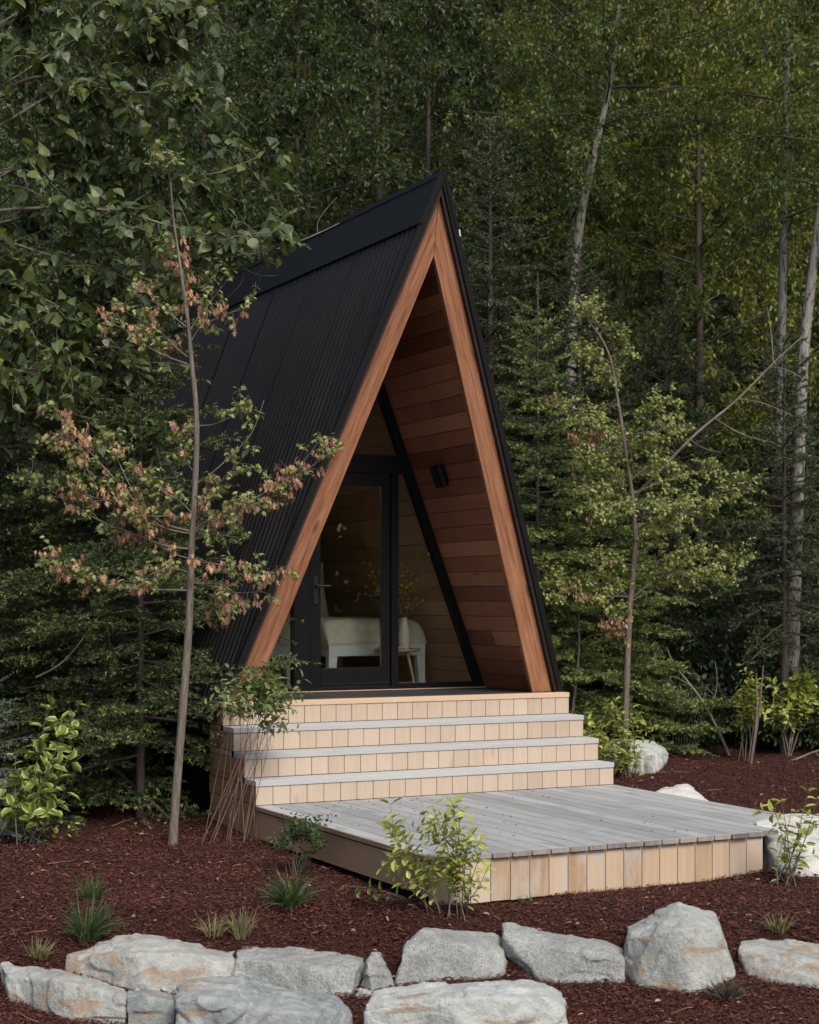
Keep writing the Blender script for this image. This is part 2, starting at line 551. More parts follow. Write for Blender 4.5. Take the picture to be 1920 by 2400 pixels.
M['leaf_lit'] = leaf_mat('pale_yellow_green_leaves', [(0, (.17, .205, .050)), (.6, (.32, .36, .10)), (1, (.48, .50, .18))], .55, .32)
M['leaf_dead'] = leaf_mat('withered_leaves', [(0, (.17, .080, .050)), (.5, (.38, .195, .110)), (1, (.58, .38, .24))], .7, .2)
M['leaf_vari'] = leaf_mat('variegated_leaves', [(0, (.085, .15, .030)), (1, (.19, .26, .055))], .45, .3, edge=(.46, .48, .14))
M['leaf_yel'] = leaf_mat('lime_leaves', [(0, (.25, .30, .060)), (.6, (.43, .47, .105)), (1, (.60, .60, .18))], .45, .38)
M['leaf_shrub'] = leaf_mat('shrub_leaves', [(0, (.085, .125, .040)), (.6, (.18, .235, .085)), (1, (.34, .37, .17))], .42, .28)
M['grass'] = leaf_mat('grass_blades', [(0, (.014, .034, .012)), (.7, (.042, .082, .026)), (1, (.10, .14, .05))], .45, .2)
M['grass_dry'] = leaf_mat('dry_grass_blades', [(0, (.11, .08, .05)), (.7, (.24, .19, .10)), (1, (.17, .20, .06))], .7, .2)
M['flower'] = leaf_mat('yellow_blossom', [(0, (.35, .22, .02)), (1, (.70, .50, .05))], .6, .3)
M['rust'] = leaf_mat('rusty_needles', [(0, (.10, .035, .018)), (1, (.24, .10, .05))], .8, .1)

def mulch_mat():
    m, t, N, L, B = new_mat('bark_mulch')
    ti = attr(N, 'tint').outputs['Fac']
    r = ramp(N, [(0, (.024, .0085, .0060)), (.45, (.085, .0275, .0190)), (.82, (.135, .0500, .0350)), (.95, (.18, .095, .066)), (1, (.36, .25, .18))])
    L.new(ti, r.inputs['Fac'])
    L.new(r.outputs['Color'], B.inputs['Base Color'])
    B.inputs['Roughness'].default_value = .8
    B.inputs['Specular IOR Level'].default_value = .3
    return m
M['mulch'] = mulch_mat()

def ground_mat():
    m, t, N, L, B = new_mat('mulch_ground')
    tc = N.new('ShaderNodeTexCoord').outputs['Object']
    n1 = noise_n(N, L, tc, 60, 6, .7)
    n2 = noise_n(N, L, tc, .8, 4, .6)
    r = ramp(N, [(.3, (.016, .006, .0048)), (.6, (.052, .018, .0135)), (.8, (.085, .032, .024))])
    L.new(n1.outputs['Fac'], r.inputs['Fac'])
    sx = N.new('ShaderNodeSeparateXYZ')
    L.new(tc, sx.inputs[0])
    y = mathn(N, L, 'ADD', sx.outputs[1], mathn(N, L, 'MULTIPLY', n2.outputs['Fac'], 1.6))
    yr = N.new('ShaderNodeMapRange')
    yr.inputs['From Min'].default_value = 18.4
    yr.inputs['From Max'].default_value = 19.2
    L.new(y, yr.inputs['Value'])
    soil = mixc(N, L, n1.outputs['Fac'], (.006, .007, .004), (.020, .021, .010))
    L.new(mixc(N, L, yr.outputs[0], r.outputs['Color'], soil), B.inputs['Base Color'])
    B.inputs['Roughness'].default_value = .9
    B.inputs['Specular IOR Level'].default_value = .2
    bump(N, L, n1.outputs['Fac'], .8, .03, B)
    return m
M['ground'] = ground_mat()
# ==== PART 2 ====
# ------------------------------------------------------------------ ground
def build_ground():
    xs = np.unique(np.concatenate([np.linspace(-150, -14, 18), np.arange(-14, 14.01, .16), np.linspace(14, 150, 18)]))
    ys = np.unique(np.concatenate([np.linspace(-60, 5, 14), np.arange(5, 22, .16), np.arange(22, 62, 1.2), np.linspace(62, 300, 14)]))
    X, Y = np.meshgrid(xs, ys)
    Z = np.array([gz(a, b) for a, b in zip(X.ravel(), Y.ravel())])
    v = np.stack([X.ravel(), Y.ravel(), Z], -1)
    nx, ny = len(xs), len(ys)
    i = np.arange(ny - 1)[:, None] * nx + np.arange(nx - 1)[None]
    f = np.stack([i, i + 1, i + nx + 1, i + nx], -1).reshape(-1, 4)
    mb = MB()
    mb.add(v, f, .5, None, 0, True)
    tag(mb.build('ground', M['ground']), kind='structure')
build_ground()

# ------------------------------------------------------------------ cabin, stairs and deck share one local frame:
# u to the right along the front, v back along the ridge, z up from the porch floor
TX, TY, YAW = -1.4677, 13.1273, .472
WID, RIS, TRD, DECKL, TT = 3.22, .1846, .2316, 2.8262, .0414
PZ = 4 * RIS
cs, sn = math.cos(YAW), math.sin(YAW)
def loc2w(u, v, z):
    return np.array([TX + u * cs - v * sn, TY + u * sn + v * cs, z + PZ])
UC, VF, RAKE = WID / 2 + .0085, .1407, .1764
UO, ZO, UI, ZI = 1.5107, 4.0461, 1.3109, 3.5797
UR, ZR, OV = 1.5804, 4.2115, .0539
LH, LZ = 1.383, 3.655                     # lining half width at floor, apex
BACK = 5.5
V = lambda *a: np.array(a, float)
def vf(z, off=0.):
    return VF - RAKE * z + off

cabin = thing('cabin', 'A-frame cabin with black ribbed metal roof and cedar beams atop the steps', 'cabin', (TX, TY, PZ), YAW)

for sgn in (-1, 1):
    S = sgn
    # ribbed metal cladding: ribs run down the slope
    step = .092 / 10
    vs = np.arange(vf(ZR, -OV), BACK, step)
    ph = (vs / .092) * 2 * math.pi
    prof = np.clip(np.sin(ph) * 1.9, -1, 1) * .015
    seam = (np.mod(vs + .35, .93) < .012)
    prof = np.where(seam, .021, prof)
    zlow = np.maximum(-.16, (VF - OV - vs) / RAKE)
    zlow = np.minimum(zlow, ZR)
    nrm = unit(V(S * ZR, 0, UR))
    mb = MB()
    lo = np.stack([UC + S * UR * (1 - zlow / ZR), vs, zlow], -1) + nrm * (prof[:, None] + .004)
    hi = np.stack([np.full(len(vs), UC), vs, np.full(len(vs), ZR)], -1) + nrm * (prof[:, None] + .004) - V(0, 0, .03)
    n = len(vs)
    k = np.arange(n - 1)
    f = np.stack([k, k + 1, n + k + 1, n + k], -1)
    mb.add(np.concatenate([lo, hi]), f if S > 0 else f[:, ::-1], .5, None, 0, True)
    # slab under the cladding
    th = .058
    inn = -nrm * th
    def q(v_, z_):
        return V(UC + S * UR * (1 - z_ / ZR), v_, z_)
    poly = [q(vf(-.16, -OV) + .02, -.16), q(vf(ZR, -OV) + .02, ZR - .01), q(BACK, ZR - .01), q(BACK, -.16)]
    prism(mb, poly, inn, .5, 1)
    mb.build('roof_slope', [M['roof'], M['soffit']], cabin)
    # verge trim along the raked front edge
    mb = MB()
    w = unit(V(-S * UR, -RAKE * ZR, ZR))
    a0, a1 = q(vf(-.05, -OV), -.05), q(vf(ZR, -OV), ZR)
    mb2 = [a0 + nrm * .018, a1 + nrm * .018, a1 + nrm * .018 + V(0, .055, 0), a0 + nrm * .018 + V(0, .055, 0)]
    prism(mb, mb2, -nrm * .05, .5)
    mb.build('verge_trim', M['cap'], cabin, .004)
    # cedar beam
    mb = MB()
    z0 = .002
    uo0, ui0 = UO * (1 - z0 / ZO), UI * (1 - z0 / ZI)
    pl = [V(UC + S * uo0, vf(z0), z0), V(UC + S * .0015, vf(ZO), ZO), V(UC + S * .0015, vf(ZI), ZI), V(UC + S * ui0, vf(z0), z0)]
    L_ = np.linalg.norm(pl[1] - pl[0])
    g = V([0, 0, 0], [L_, 0, 0], [L_ - .48, .19, 0], [0, .19, 0]) + V(3 * S, 5 * S, 0)
    prism(mb, pl, V(0, .045, .0), .45 + .1 * S, 0, g)
    mb.build('cedar_beam', M['fascia'], cabin, .004)
    # plank lining of the porch and of the room behind the glass
    sl = unit(V(-S * LH, 0, LZ))
    slope_len = math.hypot(LH, LZ)
    nr = unit(V(S * LZ, 0, LH))
    VG = 1.135
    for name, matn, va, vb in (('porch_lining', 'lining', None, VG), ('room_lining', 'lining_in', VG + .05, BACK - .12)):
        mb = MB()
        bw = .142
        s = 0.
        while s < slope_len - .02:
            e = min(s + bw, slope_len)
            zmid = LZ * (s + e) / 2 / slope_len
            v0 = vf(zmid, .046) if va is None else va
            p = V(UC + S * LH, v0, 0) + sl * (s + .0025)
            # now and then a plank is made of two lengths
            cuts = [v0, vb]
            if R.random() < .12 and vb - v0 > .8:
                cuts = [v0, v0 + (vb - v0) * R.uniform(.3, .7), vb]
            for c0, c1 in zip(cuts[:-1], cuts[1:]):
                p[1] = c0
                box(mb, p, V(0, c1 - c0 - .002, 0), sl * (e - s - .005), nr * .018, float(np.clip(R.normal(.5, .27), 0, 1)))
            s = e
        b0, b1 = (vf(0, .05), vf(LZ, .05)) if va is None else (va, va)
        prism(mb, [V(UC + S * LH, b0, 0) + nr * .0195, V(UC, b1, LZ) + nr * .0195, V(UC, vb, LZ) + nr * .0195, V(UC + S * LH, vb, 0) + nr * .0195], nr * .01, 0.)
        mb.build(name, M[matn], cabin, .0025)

# ridge cap: one folded sheet
mb = MB()
capz = .41
for S in (-1, 1):
    nrm = unit(V(S * ZR, 0, UR))
    def q(v_, z_, o):
        return V(UC + S * UR * (1 - z_ / ZR), v_, z_) + nrm * o
    zz = np.linspace(ZR + .012, ZR - capz, 6)
    vv = np.linspace(0, 1, 30)
    grid = []
    for z_ in zz:
        v0 = vf(z_, -OV - .006)
        for t_ in vv:
            wob = .0025 * math.sin(9 * t_ + z_ * 3) * (ZR - z_)
            grid.append(q(v0 + t_ * (BACK + .02 - v0), z_, .027 + wob))
    i = np.arange(5)[:, None] * 30 + np.arange(29)[None]
    f = np.stack([i, i + 1, i + 31, i + 30], -1).reshape(-1, 4)
    mb.add(grid, f if S < 0 else f[:, ::-1], .5, None, 0, True)
    # turned-down lip
    lip = [q(vf(ZR - capz, -OV - .006), ZR - capz, .027), q(BACK + .02, ZR - capz, .027), q(BACK + .02, ZR - capz - .004, .006), q(vf(ZR - capz, -OV - .006), ZR - capz - .004, .006)]
    mb.add(lip, np.array([[0, 1, 2, 3]]), .5)
    fr = [q(vf(ZR + .012, -OV - .006), ZR + .012, .027), q(vf(ZR - capz, -OV - .006), ZR - capz, .027), q(vf(ZR - capz, -OV - .006), ZR - capz, -.004), q(vf(ZR + .012, -OV - .006), ZR + .012, -.004)]
    mb.add(fr, np.array([[0, 1, 2, 3]]), .5)
mb.build('ridge_cap', M['cap'], cabin)
mb = MB()
p = V(UC + UR * (1 - 3.74 / ZR), vf(3.74, -OV - .004), 3.74) + unit(V(ZR, 0, UR)) * .012
box(mb, p, V(.016, 0, -.003), V(0, .02, 0), V(-.008, 0, .055), .5)
mb.build('metal_clip', M['chip'], cabin, .002)

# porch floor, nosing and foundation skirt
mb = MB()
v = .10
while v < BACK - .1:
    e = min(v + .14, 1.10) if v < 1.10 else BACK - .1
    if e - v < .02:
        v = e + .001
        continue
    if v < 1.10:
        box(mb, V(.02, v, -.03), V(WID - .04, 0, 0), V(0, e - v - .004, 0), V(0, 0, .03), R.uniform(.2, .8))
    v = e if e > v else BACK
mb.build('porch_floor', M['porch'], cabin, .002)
mb = MB()
box(mb, V(.20, 1.10, -.04), V(WID - .4, 0, 0), V(0, BACK - 1.2, 0), V(0, 0, .045), .5)
mb.build('room_floor', M['lining_in'], cabin)
mb = MB()
box(mb, V(.04, .30, -1.15), V(WID - .08, 0, 0), V(0, BACK - .4, 0), V(0, 0, 1.10), .5)
mb.build('foundation_skirt', M['black'], cabin)
# back of the room: low wall with a glazed gable over it
vb = BACK - .11
bu0 = lambda z: LH * (1 - z / LZ)
mb = MB()
prism(mb, [V(UC - bu0(.0), vb, 0), V(UC + bu0(0), vb, 0), V(UC + bu0(.85), vb, .85), V(UC - bu0(.85), vb, .85)], V(0, .09, 0), .4)
mb.build('back_wall', M['lining'], cabin)
mb = MB()
for S in (-1, 1):
    prism(mb, [V(UC + S * bu0(.852), vb, .852), V(UC, vb, LZ - .01), V(UC, vb, LZ - .20), V(UC + S * (bu0(.852) - .08), vb, .852)], V(0, .08, 0))
box(mb, V(UC - .03, vb + .002, .852), V(.06, 0, 0), V(0, .076, 0), V(0, 0, LZ - .852 - .24))
mb.build('rear_window_frame', M['black'], cabin)
mb = MB()
prism(mb, [V(UC - bu0(.86) + .075, vb + .04, .86), V(UC + bu0(.86) - .075, vb + .04, .86), V(UC, vb + .04, LZ - .22)], V(0, .006, 0))
mb.build('rear_window_glass', M['glass'], cabin)

# glazed front
VG = 1.135
def lu(z, S):                       # lining face at height z
    return UC + S * LH * (1 - z / LZ)
def fbox(mb, u0, u1, z0, z1, d0=VG - .03, d1=VG + .05, t=.5):
    box(mb, V(u0, d0, z0), V(u1 - u0, 0, 0), V(0, d1 - d0, 0), V(0, 0, z1 - z0), t)
UD0, UD1 = 1.235, 2.020            # door slab
UM0, UM1 = 2.028, 2.100            # mullion to the right of the door
UJ0 = 1.075                        # broad jamb to the left
ZD, ZH = 1.945, 2.115
frame = MB()
fw = .075
for S in (-1, 1):
    a = [V(lu(.012, S), VG - .03, .012), V(lu(LZ - .03, S), VG - .03, LZ - .03), V(lu(LZ - .25, S) - S * 0, VG - .03, LZ - .25)]
    a = [V(lu(.012, S), VG - .03, .012), V(UC, VG - .03, LZ - .012), V(UC, VG - .03, LZ - .012 - fw / math.sin(math.atan(LH / LZ))), V(lu(.012, S) - S * fw / math.cos(math.atan(LH / LZ)), VG - .03, .012)]
    prism(frame, a, V(0, .08, 0))
fo = fw / math.cos(math.atan(LH / LZ))
fbox(frame, lu(ZD, -1) + fo + .002, lu(ZD, 1) - fo - .002, ZD + .004, ZH, VG - .034, VG + .054)
fbox(frame, UM0, UM1, .012, ZD, VG - .034, VG + .054)
fbox(frame, UJ0, UD0 - .008, .012, ZD, VG - .034, VG + .054)
fbox(frame, lu(0, -1) + fo + .002, UJ0 - .002, .012, .055)
fbox(frame, UM1 + .002, lu(0, 1) - fo - .002, .012, .055)
fbox(frame, UD0 - .006, UM0 - .002, .008, .035)
fr_o = frame.build('window_frame', M['black'], cabin, .003)

door = MB()
d0, d1 = VG - .018, VG + .028
dz0, dz1, st = .040, ZD - .004, .082
fbox(door, UD0, UD0 + st + .02, dz0, dz1, d0, d1)
fbox(door, UD1 - st, UD1, dz0, dz1, d0, d1)
fbox(door, UD0 + st + .021, UD1 - st - .001, dz0, dz0 + .165, d0, d1)
fbox(door, UD0 + st + .021, UD1 - st - .001, dz1 - .105, dz1, d0, d1)
do = door.build('door', M['black'], cabin, .003)
do['label'] = 'black glazed door with lever handle'
mb = MB()
fbox(mb, UD0 + st + .021, UD1 - st - .001, dz0 + .166, dz1 - .106, VG + .0, VG + .006)
mb.build('door_glass', M['glass'], do)
mb = MB()
hu, hz = UD0 + .048, .875
box(mb, V(hu - .022, d0 - .012, hz - .10), V(.044, 0, 0), V(0, .0115, 0), V(0, 0, .24))
tube(mb, [V(hu, d0 - .012, hz + .06), V(hu, d0 - .055, hz + .06)], .011, .011, 12, cap=True)
tube(mb, [V(hu - .008, d0 - .055, hz + .06), V(hu + .125, d0 - .055, hz + .058)], .0105, .0095, 12, cap=True)
tube(mb, [V(hu, d0 - .012, hz - .04), V(hu, d0 - .022, hz - .04)], .016, .015, 14, cap=True)
mb.build('handle', M['steel'], do, .002)
mb = MB()
fbox(mb, UD0 + .10, UD1 - .004, dz0 + .02, dz0 + .027, d0 - .006, d0 - .001)
mb.build('kick_strip', M['steel'], do)

mb = MB()
pl = [V(UM1, VG, .055), V(lu(.055, 1) - fo, VG, .055), V(lu(ZD, 1) - fo, VG, ZD), V(UM1, VG, ZD)]
prism(mb, pl, V(0, .006, 0))
mb.build('side_window_glass', M['glass'], cabin)
mb = MB()
pl = [V(lu(.055, -1) + fo, VG, .055), V(UJ0, VG, .055), V(UJ0, VG, ZD), V(lu(ZD, -1) + fo, VG, ZD)]
prism(mb, pl, V(0, .006, 0))
mb.build('side_window_glass', M['glass'], cabin)
mb = MB()
pl = [V(lu(ZH, -1) + fo, VG, ZH), V(lu(ZH, 1) - fo, VG, ZH), V(UC, VG, LZ - .24)]
prism(mb, pl, V(0, .006, 0))
mb.build('gable_window_glass', M['glass'], cabin)

# wall lamp on the right-hand lining: plate and two upright tubes
lamp_plate = MB()
S = 1
zL, vL = 1.915, .55
nr = unit(V(-LZ, 0, -LH))
base = V(lu(zL, 1), vL, zL)
sl = unit(V(-LH, 0, LZ))
box(lamp_plate, base - V(0, .045, 0) - sl * .06 + nr * .001, V(0, .09, 0), sl * .12, nr * .02)
lp = lamp_plate.build('wall_lamp', M['black'], cabin, .004)
for dv in (-.047, .047):
    mb = MB()
    c = base + nr * .060 + V(0, dv, 0)
    tube(mb, [c - sl * .095, c + sl * .095], .037, .037, 24, cap=True)
    mb.build('lamp_tube', M['black'], lp, .003)
mb = MB()
box(mb, base + nr * .0205 - V(0, .02, 0) - sl * .02, V(0, .04, 0), sl * .04, nr * .03)
mb.build('lamp_arm', M['black'], lp)

# ------------------------------------------------------------------ stairs
stairs = thing('front_steps', 'four broad cedar steps with grey treads leading up to the cabin porch', 'stairs', (TX, TY, PZ), YAW)
for i in range(4):
    zt = -i * RIS
    vfr = -i * TRD
    mb = MB()
    zb = -(i + 1) * RIS + .003
    zt2 = zt - TT
    w = WID / 23
    for k in range(23):
        u0 = k * w + .0022
        u1 = (k + 1) * w - .0022
        box(mb, V(u0, vfr + .006 + R.uniform(0, .0015), zb), V(0, 0, zt2 - zb - .002), V(u1 - u0, 0, 0), V(0, .02, 0), R.normal(.5, .18), 0)
    mb.build('riser', M['cedar_clad'], stairs, .0015)
    mb = MB()
    if i == 0:
        box(mb, V(-.002, vfr, zt2), V(WID + .004, 0, 0), V(0, .095, 0), V(0, 0, TT), .5)
        mb.build('nosing', M['trim'], stairs, .003)
    else:
        for b in range(2):
            d = (TRD + .004) / 2
            box(mb, V(-.002, vfr + b * d, zt2), V(WID + .004, 0, 0), V(0, d - .004, 0), V(0, 0, TT), R.normal(.55, .15))
        mb.build('tread', M['tread'], stairs, .003)
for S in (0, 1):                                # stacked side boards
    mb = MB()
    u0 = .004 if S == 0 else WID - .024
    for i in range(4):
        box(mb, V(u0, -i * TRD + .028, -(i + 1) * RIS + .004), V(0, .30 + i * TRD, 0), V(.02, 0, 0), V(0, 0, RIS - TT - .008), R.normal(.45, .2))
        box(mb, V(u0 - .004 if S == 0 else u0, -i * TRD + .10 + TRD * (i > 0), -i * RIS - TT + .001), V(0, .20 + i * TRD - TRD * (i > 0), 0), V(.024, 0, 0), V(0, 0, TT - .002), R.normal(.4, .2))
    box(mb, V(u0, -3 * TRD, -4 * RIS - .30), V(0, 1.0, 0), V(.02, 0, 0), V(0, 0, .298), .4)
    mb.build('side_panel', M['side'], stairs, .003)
mb = MB()
box(mb, V(.03, -3 * TRD + .03, -4 * RIS - .25), V(WID - .06, 0, 0), V(0, 3 * TRD + .2, 0), V(0, 0, .23))
mb.build('substructure', M['black'], stairs)

# ------------------------------------------------------------------ lower deck, with a corner notched around the white boulder
deck = thing('deck', 'low weathered grey timber deck with vertical cedar boards along its front edge', 'deck', (TX, TY, PZ), YAW)
zd = -4 * RIS
vd0, vd1 = -3 * TRD, -3 * TRD - DECKL
w = WID / 23
mb, me_ = MB(), MB()
for k in range(23):
    u0, u1 = k * w + .0036, (k + 1) * w - .0036
    fe = vd1 + R.uniform(-.006, .006)
    if k == 18:
        fe = vd1 + .03
    if k >= 19:
        fe = vd1 + (.34, .41, .48, .56)[k - 19]
    box(mb, V(u0, vd0 + .004, zd - .034), V(0, fe - vd0 + .012, 0), V(u1 - u0, 0, 0), V(0, 0, .034), float(np.clip(R.normal(.5, .2), 0, 1)))
    if k < 19:
        box(me_, V(u0 + .001, fe + .0078, zd - .0335), V(0, 0, .033), V(u1 - u0 - .002, 0, 0), V(0, -.0085, 0), R.uniform(.1, .9))
mb.build('decking', M['deck'], deck, .003)
me_.build('decking_ends', M['deck_end'], deck, .002)
mb = MB()
for k in range(18):
    u0, u1 = k * w + .0025, (k + 1) * w - .0025
    b = -.036 - .262 - R.uniform(0, .006)
    box(mb, V(u0, vd1 + .022, zd + b), V(0, 0, -.040 - b), V(u1 - u0, 0, 0), V(0, .02, 0), float(np.clip(R.normal(.5, .28), 0, 1)))
mb.build('front_cladding', M['cedar_front'], deck, .002)
mb = MB()
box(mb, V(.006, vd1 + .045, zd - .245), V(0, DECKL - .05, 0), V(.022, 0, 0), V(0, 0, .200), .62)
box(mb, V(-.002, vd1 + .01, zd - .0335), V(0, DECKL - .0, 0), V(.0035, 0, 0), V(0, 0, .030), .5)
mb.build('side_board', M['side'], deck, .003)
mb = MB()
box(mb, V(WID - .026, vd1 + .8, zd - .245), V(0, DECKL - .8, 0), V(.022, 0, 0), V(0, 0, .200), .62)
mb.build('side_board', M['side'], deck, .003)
mb = MB()
for u0 in (.25, 1.2, 2.1):
    box(mb, V(u0, vd1 + .10, zd - .22), V(.045, 0, 0), V(0, DECKL - .15, 0), V(0, 0, .18))
for u0 in (.3, 1.6, 2.4):
    for v0 in (vd1 + .5, vd1 + 1.9):
        box(mb, V(u0, v0, zd - .75), V(.10, 0, 0), V(0, .10, 0), V(0, 0, .52))
mb.build('joists', M['black'], deck)

# ------------------------------------------------------------------ inside the room
def local_thing(name, label, cat, u, v, z=.006, group=None):
    return thing(name, label, cat, loc2w(u, v, z), YAW, group)
mb = MB()
box(mb, V(0, 0, 0), V(2.3, 0, 0), V(0, 1.6, 0), V(0, 0, .012))
rug = mb.build('rug', M['rug'], None, .004)
rug.location = loc2w(.45, VG + .12, .0065)
rug.rotation_euler = (0, 0, YAW)
tag(rug, 'pale beige rug on the cabin floor just inside the glass', 'rug')

def bed(label, u, v, w=.90):
    t = local_thing('daybed', label, 'bed', u, v, .019, 'twin daybeds inside the cabin')
    mb = MB()
    L_ = 1.95
    box(mb, V(0, 0, .27), V(w, 0, 0), V(0, .04, 0), V(0, 0, .115))
    box(mb, V(0, L_ - .04, .27), V(w, 0, 0), V(0, .04, 0), V(0, 0, .115))
    box(mb, V(0, .041, .27), V(.04, 0, 0), V(0, L_ - .082, 0), V(0, 0, .115))
    box(mb, V(w - .04, .041, .27), V(.04, 0, 0), V(0, L_ - .082, 0), V(0, 0, .115))
    mb.build('bed_frame', M['white_wood'], t, .004)
    for x0 in (0, w):
        for y0 in (.002, L_ - .08):
            mb = MB()
            s = 1 if x0 == 0 else -1
            prism(mb, [V(x0, y0, .269), V(x0 + s * .088, y0, .269), V(x0 + s * .062, y0, 0), V(x0 + s * .0, y0, 0)], V(0, .075, 0))
            mb.build('leg', M['white_wood'], t, .003)
    # mattress with a duvet tucked round it: rounded end
    mb = MB()
    prof = []
    n = 28
    for kx in range(n + 1):
        a = kx / n
        prof.append(a)
    rows = []
    ny = 30
    for j in range(ny + 1):
        y = -.01 + (L_ + .02) * j / ny
        endr = min(1, math.sin(min(1, (y + .02) / .14) * math.pi / 2)) if y < .12 else 1
        row = []
        for kx in range(n + 1):
            th = math.pi * (1 - kx / n)
            cx_ = np.sign(math.cos(th)) * abs(math.cos(th)) ** .35 * (w / 2 + .015)
            cz_ = abs(math.sin(th)) ** .33 * .245 * endr
            bump_ = .010 * nz(cx_ * 2, y * 2, 2.3, u)
            row.append((w / 2 + cx_, y, .375 + cz_ + bump_))
        rows.append(row)
    v_ = np.array(rows).reshape(-1, 3)
    i = np.arange(ny)[:, None] * (n + 1) + np.arange(n)[None]
    f = np.stack([i, i + 1, i + n + 2, i + n + 1], -1).reshape(-1, 4)
    mb.add(v_, f, .5, None, 0, True)
    mb.add([rows[0][k] for k in range(n + 1)] , np.arange(n + 1)[None], .5)
    mb.build('duvet', M['linen'], t)
    return t
def cushion(label, u, v, z, w, h, d, rx, rz=0):
    mb = MB()
    n = 16
    g = []
    for s in (-1, 1):
        for j in range(n + 1):
            for k in range(n + 1):
                x, y = 2 * k / n - 1, 2 * j / n - 1
                pinch = 1 - .07 * (x * x) * (1 - abs(y)) - .0
                b = max(0, (1 - abs(x) ** 2.6) * (1 - abs(y) ** 2.6)) ** .55
                g.append((x * w / 2 * (1 - .05 * (1 - y * y)), s * d / 2 * b, y * h / 2 * (1 - .05 * (1 - x * x))))
    m_ = (n + 1) ** 2
    i = np.arange(n)[:, None] * (n + 1) + np.arange(n)[None]
    f = np.stack([i, i + 1, i + n + 2, i + n + 1], -1).reshape(-1, 4)
    mb.add(g, [f, f[:, ::-1] + m_], .5, None, 0, True)
    o = mb.build('cushion', M['cushion'])
    o.location = loc2w(u, v, z + h / 2)
    o.rotation_euler = (rx, 0, YAW + rz)
    tag(o, label, 'cushion')
    return o
bu = 1.65
bed('daybed with white frame and beige bedding standing behind the glass door', bu, VG + .50, 1.0)
bed('daybed with white frame whose end corner shows left of the black door post', bu - 1.13, VG + .50, .78)
cushion('large beige back cushion leaning upright on the daybed behind the door', bu + .18, VG + 1.65, .60, .62, .60, .20, -.25)
cushion('beige back cushion on the daybed left of the door, mostly behind the beam', bu - .73, VG + 1.65, .60, .55, .60, .20, -.25)

st_u, st_v = 2.275, VG + .34
stool = local_thing('side_table', 'small round wooden side table with three splayed legs beside the daybed', 'table', st_u, st_v, .019)
mb = MB()
lathe(mb, [(.0, .31), (.19, .31), (.21, .315), (.218, .338), (.209, .341), (.19, .33), (0, .33)], (0, 0, 0), 40)
mb.build('table_top', M['table_wood'], stool)
for a in (-.9, 1.25, 3.4):
    mb = MB()
    tube(mb, [V(.10 * math.cos(a), .10 * math.sin(a), .31), V(.175 * math.cos(a), .175 * math.sin(a), 0)], .018, .012, 12, cap=True)
    mb.build('leg', M['table_wood'], stool)
mb = MB()
lathe(mb, [(0, 0), (.044, 0), (.050, .02), (.054, .09), (.049, .18), (.034, .25), (.027, .29), (.030, .298), (.023, .299), (.022, .26), (0, .24)], (0, 0, 0), 36)
vase = mb.build('vase', M['ceramic'])
vase.location = loc2w(st_u + .06, st_v - .02, .019 + .331)
tag(vase, 'tall slim cream vase standing on the small round table', 'vase')
mb = MB()
box(mb, V(-.07, -.10, 0), V(.14, 0, 0), V(0, .19, 0), V(0, 0, .018))
book = mb.build('book', M['paper'], None, .002)
book.location = loc2w(st_u - .09, st_v - .02, .019 + .3425)
book.rotation_euler = (0, 0, YAW + .3)
tag(book, 'thin pale book lying on the round table beside the vase', 'book')
spr = local_thing('blossom_branches', 'loose spray of yellow blossom twigs standing in the cream vase', 'flowers', st_u + .06, st_v - .02, .019 + .331 + .25)
mb, ml = MB(), MB()
for k in range(17):
    a = R.uniform(0, 6.28)
    d = V(math.cos(a) * .55, math.sin(a) * .5, 1.0)
    pts = wander((0, 0, 0), d, R.uniform(.35, .78), 7, .25, .22)
    tube(mb, pts, .0035, .0015, 4)
    n = 26
    P, D = along(pts, R.uniform(.3, 1, n))
    P = P + R.normal(0, .028, (n, 3))
    leaves(ml, P, R.normal(0, 1, (n, 3)), R.normal(0, 1, (n, 3)), R.uniform(.018, .038, n), LEAF_OVAL, R.random(n), 0, 1.7)
mb.build('stem', M['twig'], spr)
ml.build('blossom', M['flower'], spr)


# crumbs of leaf and bark dropped on the deck
mb = MB()
n = 70
uu = np.concatenate([R.normal(.75, .33, 80), R.uniform(.1, 3.0, 60)])
vv = np.concatenate([R.normal(vd0 - .75, .35, 80), R.uniform(vd1 + .2, vd0 - .1, 60)])
ok = (uu > .05) & (uu < 2.5) & (vv < vd0 - .03) & (vv > vd1 + .1)
P = np.array([loc2w(a, b, zd + .004) for a, b in zip(uu[ok], vv[ok])])
n = len(P)
leaves(mb, P, np.stack([R.normal(0, 1, n), R.normal(0, 1, n), np.zeros(n)], -1), np.tile([0, 0, 1.], (n, 1)) + R.normal(0, .15, (n, 3)), R.uniform(.008, .03, n), LEAF_OVAL, R.uniform(0, .5, n), 0, .8)
tag(mb.build('leaf_litter', M['mulch']), 'dark crumbs of leaf and bark scattered on the grey deck', 'litter', None, 'stuff')
# ==== PART 3 ====
# ------------------------------------------------------------------ rocks
M['rock_grey'] = rock_mat('grey_granite', (.20, .21, .20), (.45, .465, .445), 0, .55, .15)
M['rock_pale'] = rock_mat('pale_greenish_stone', (.27, .295, .28), (.57, .59, .565), .10, .12, .35)
M['rock_ochre'] = rock_mat('grey_stone_with_ochre', (.22, .24, .225), (.50, .52, .49), .24, .15, .3)
M['rock_tan'] = rock_mat('tan_grey_ledge', (.22, .23, .21), (.50, .51, .48), .30, .15, .3)
M['rock_blue'] = rock_mat('blue_grey_stone', (.13, .155, .155), (.43, .46, .45), .12, .15, .4)
M['rock_white'] = rock_mat('white_boulder_stone', (.44, .44, .415), (.62, .62, .59), .04, .06, .1)

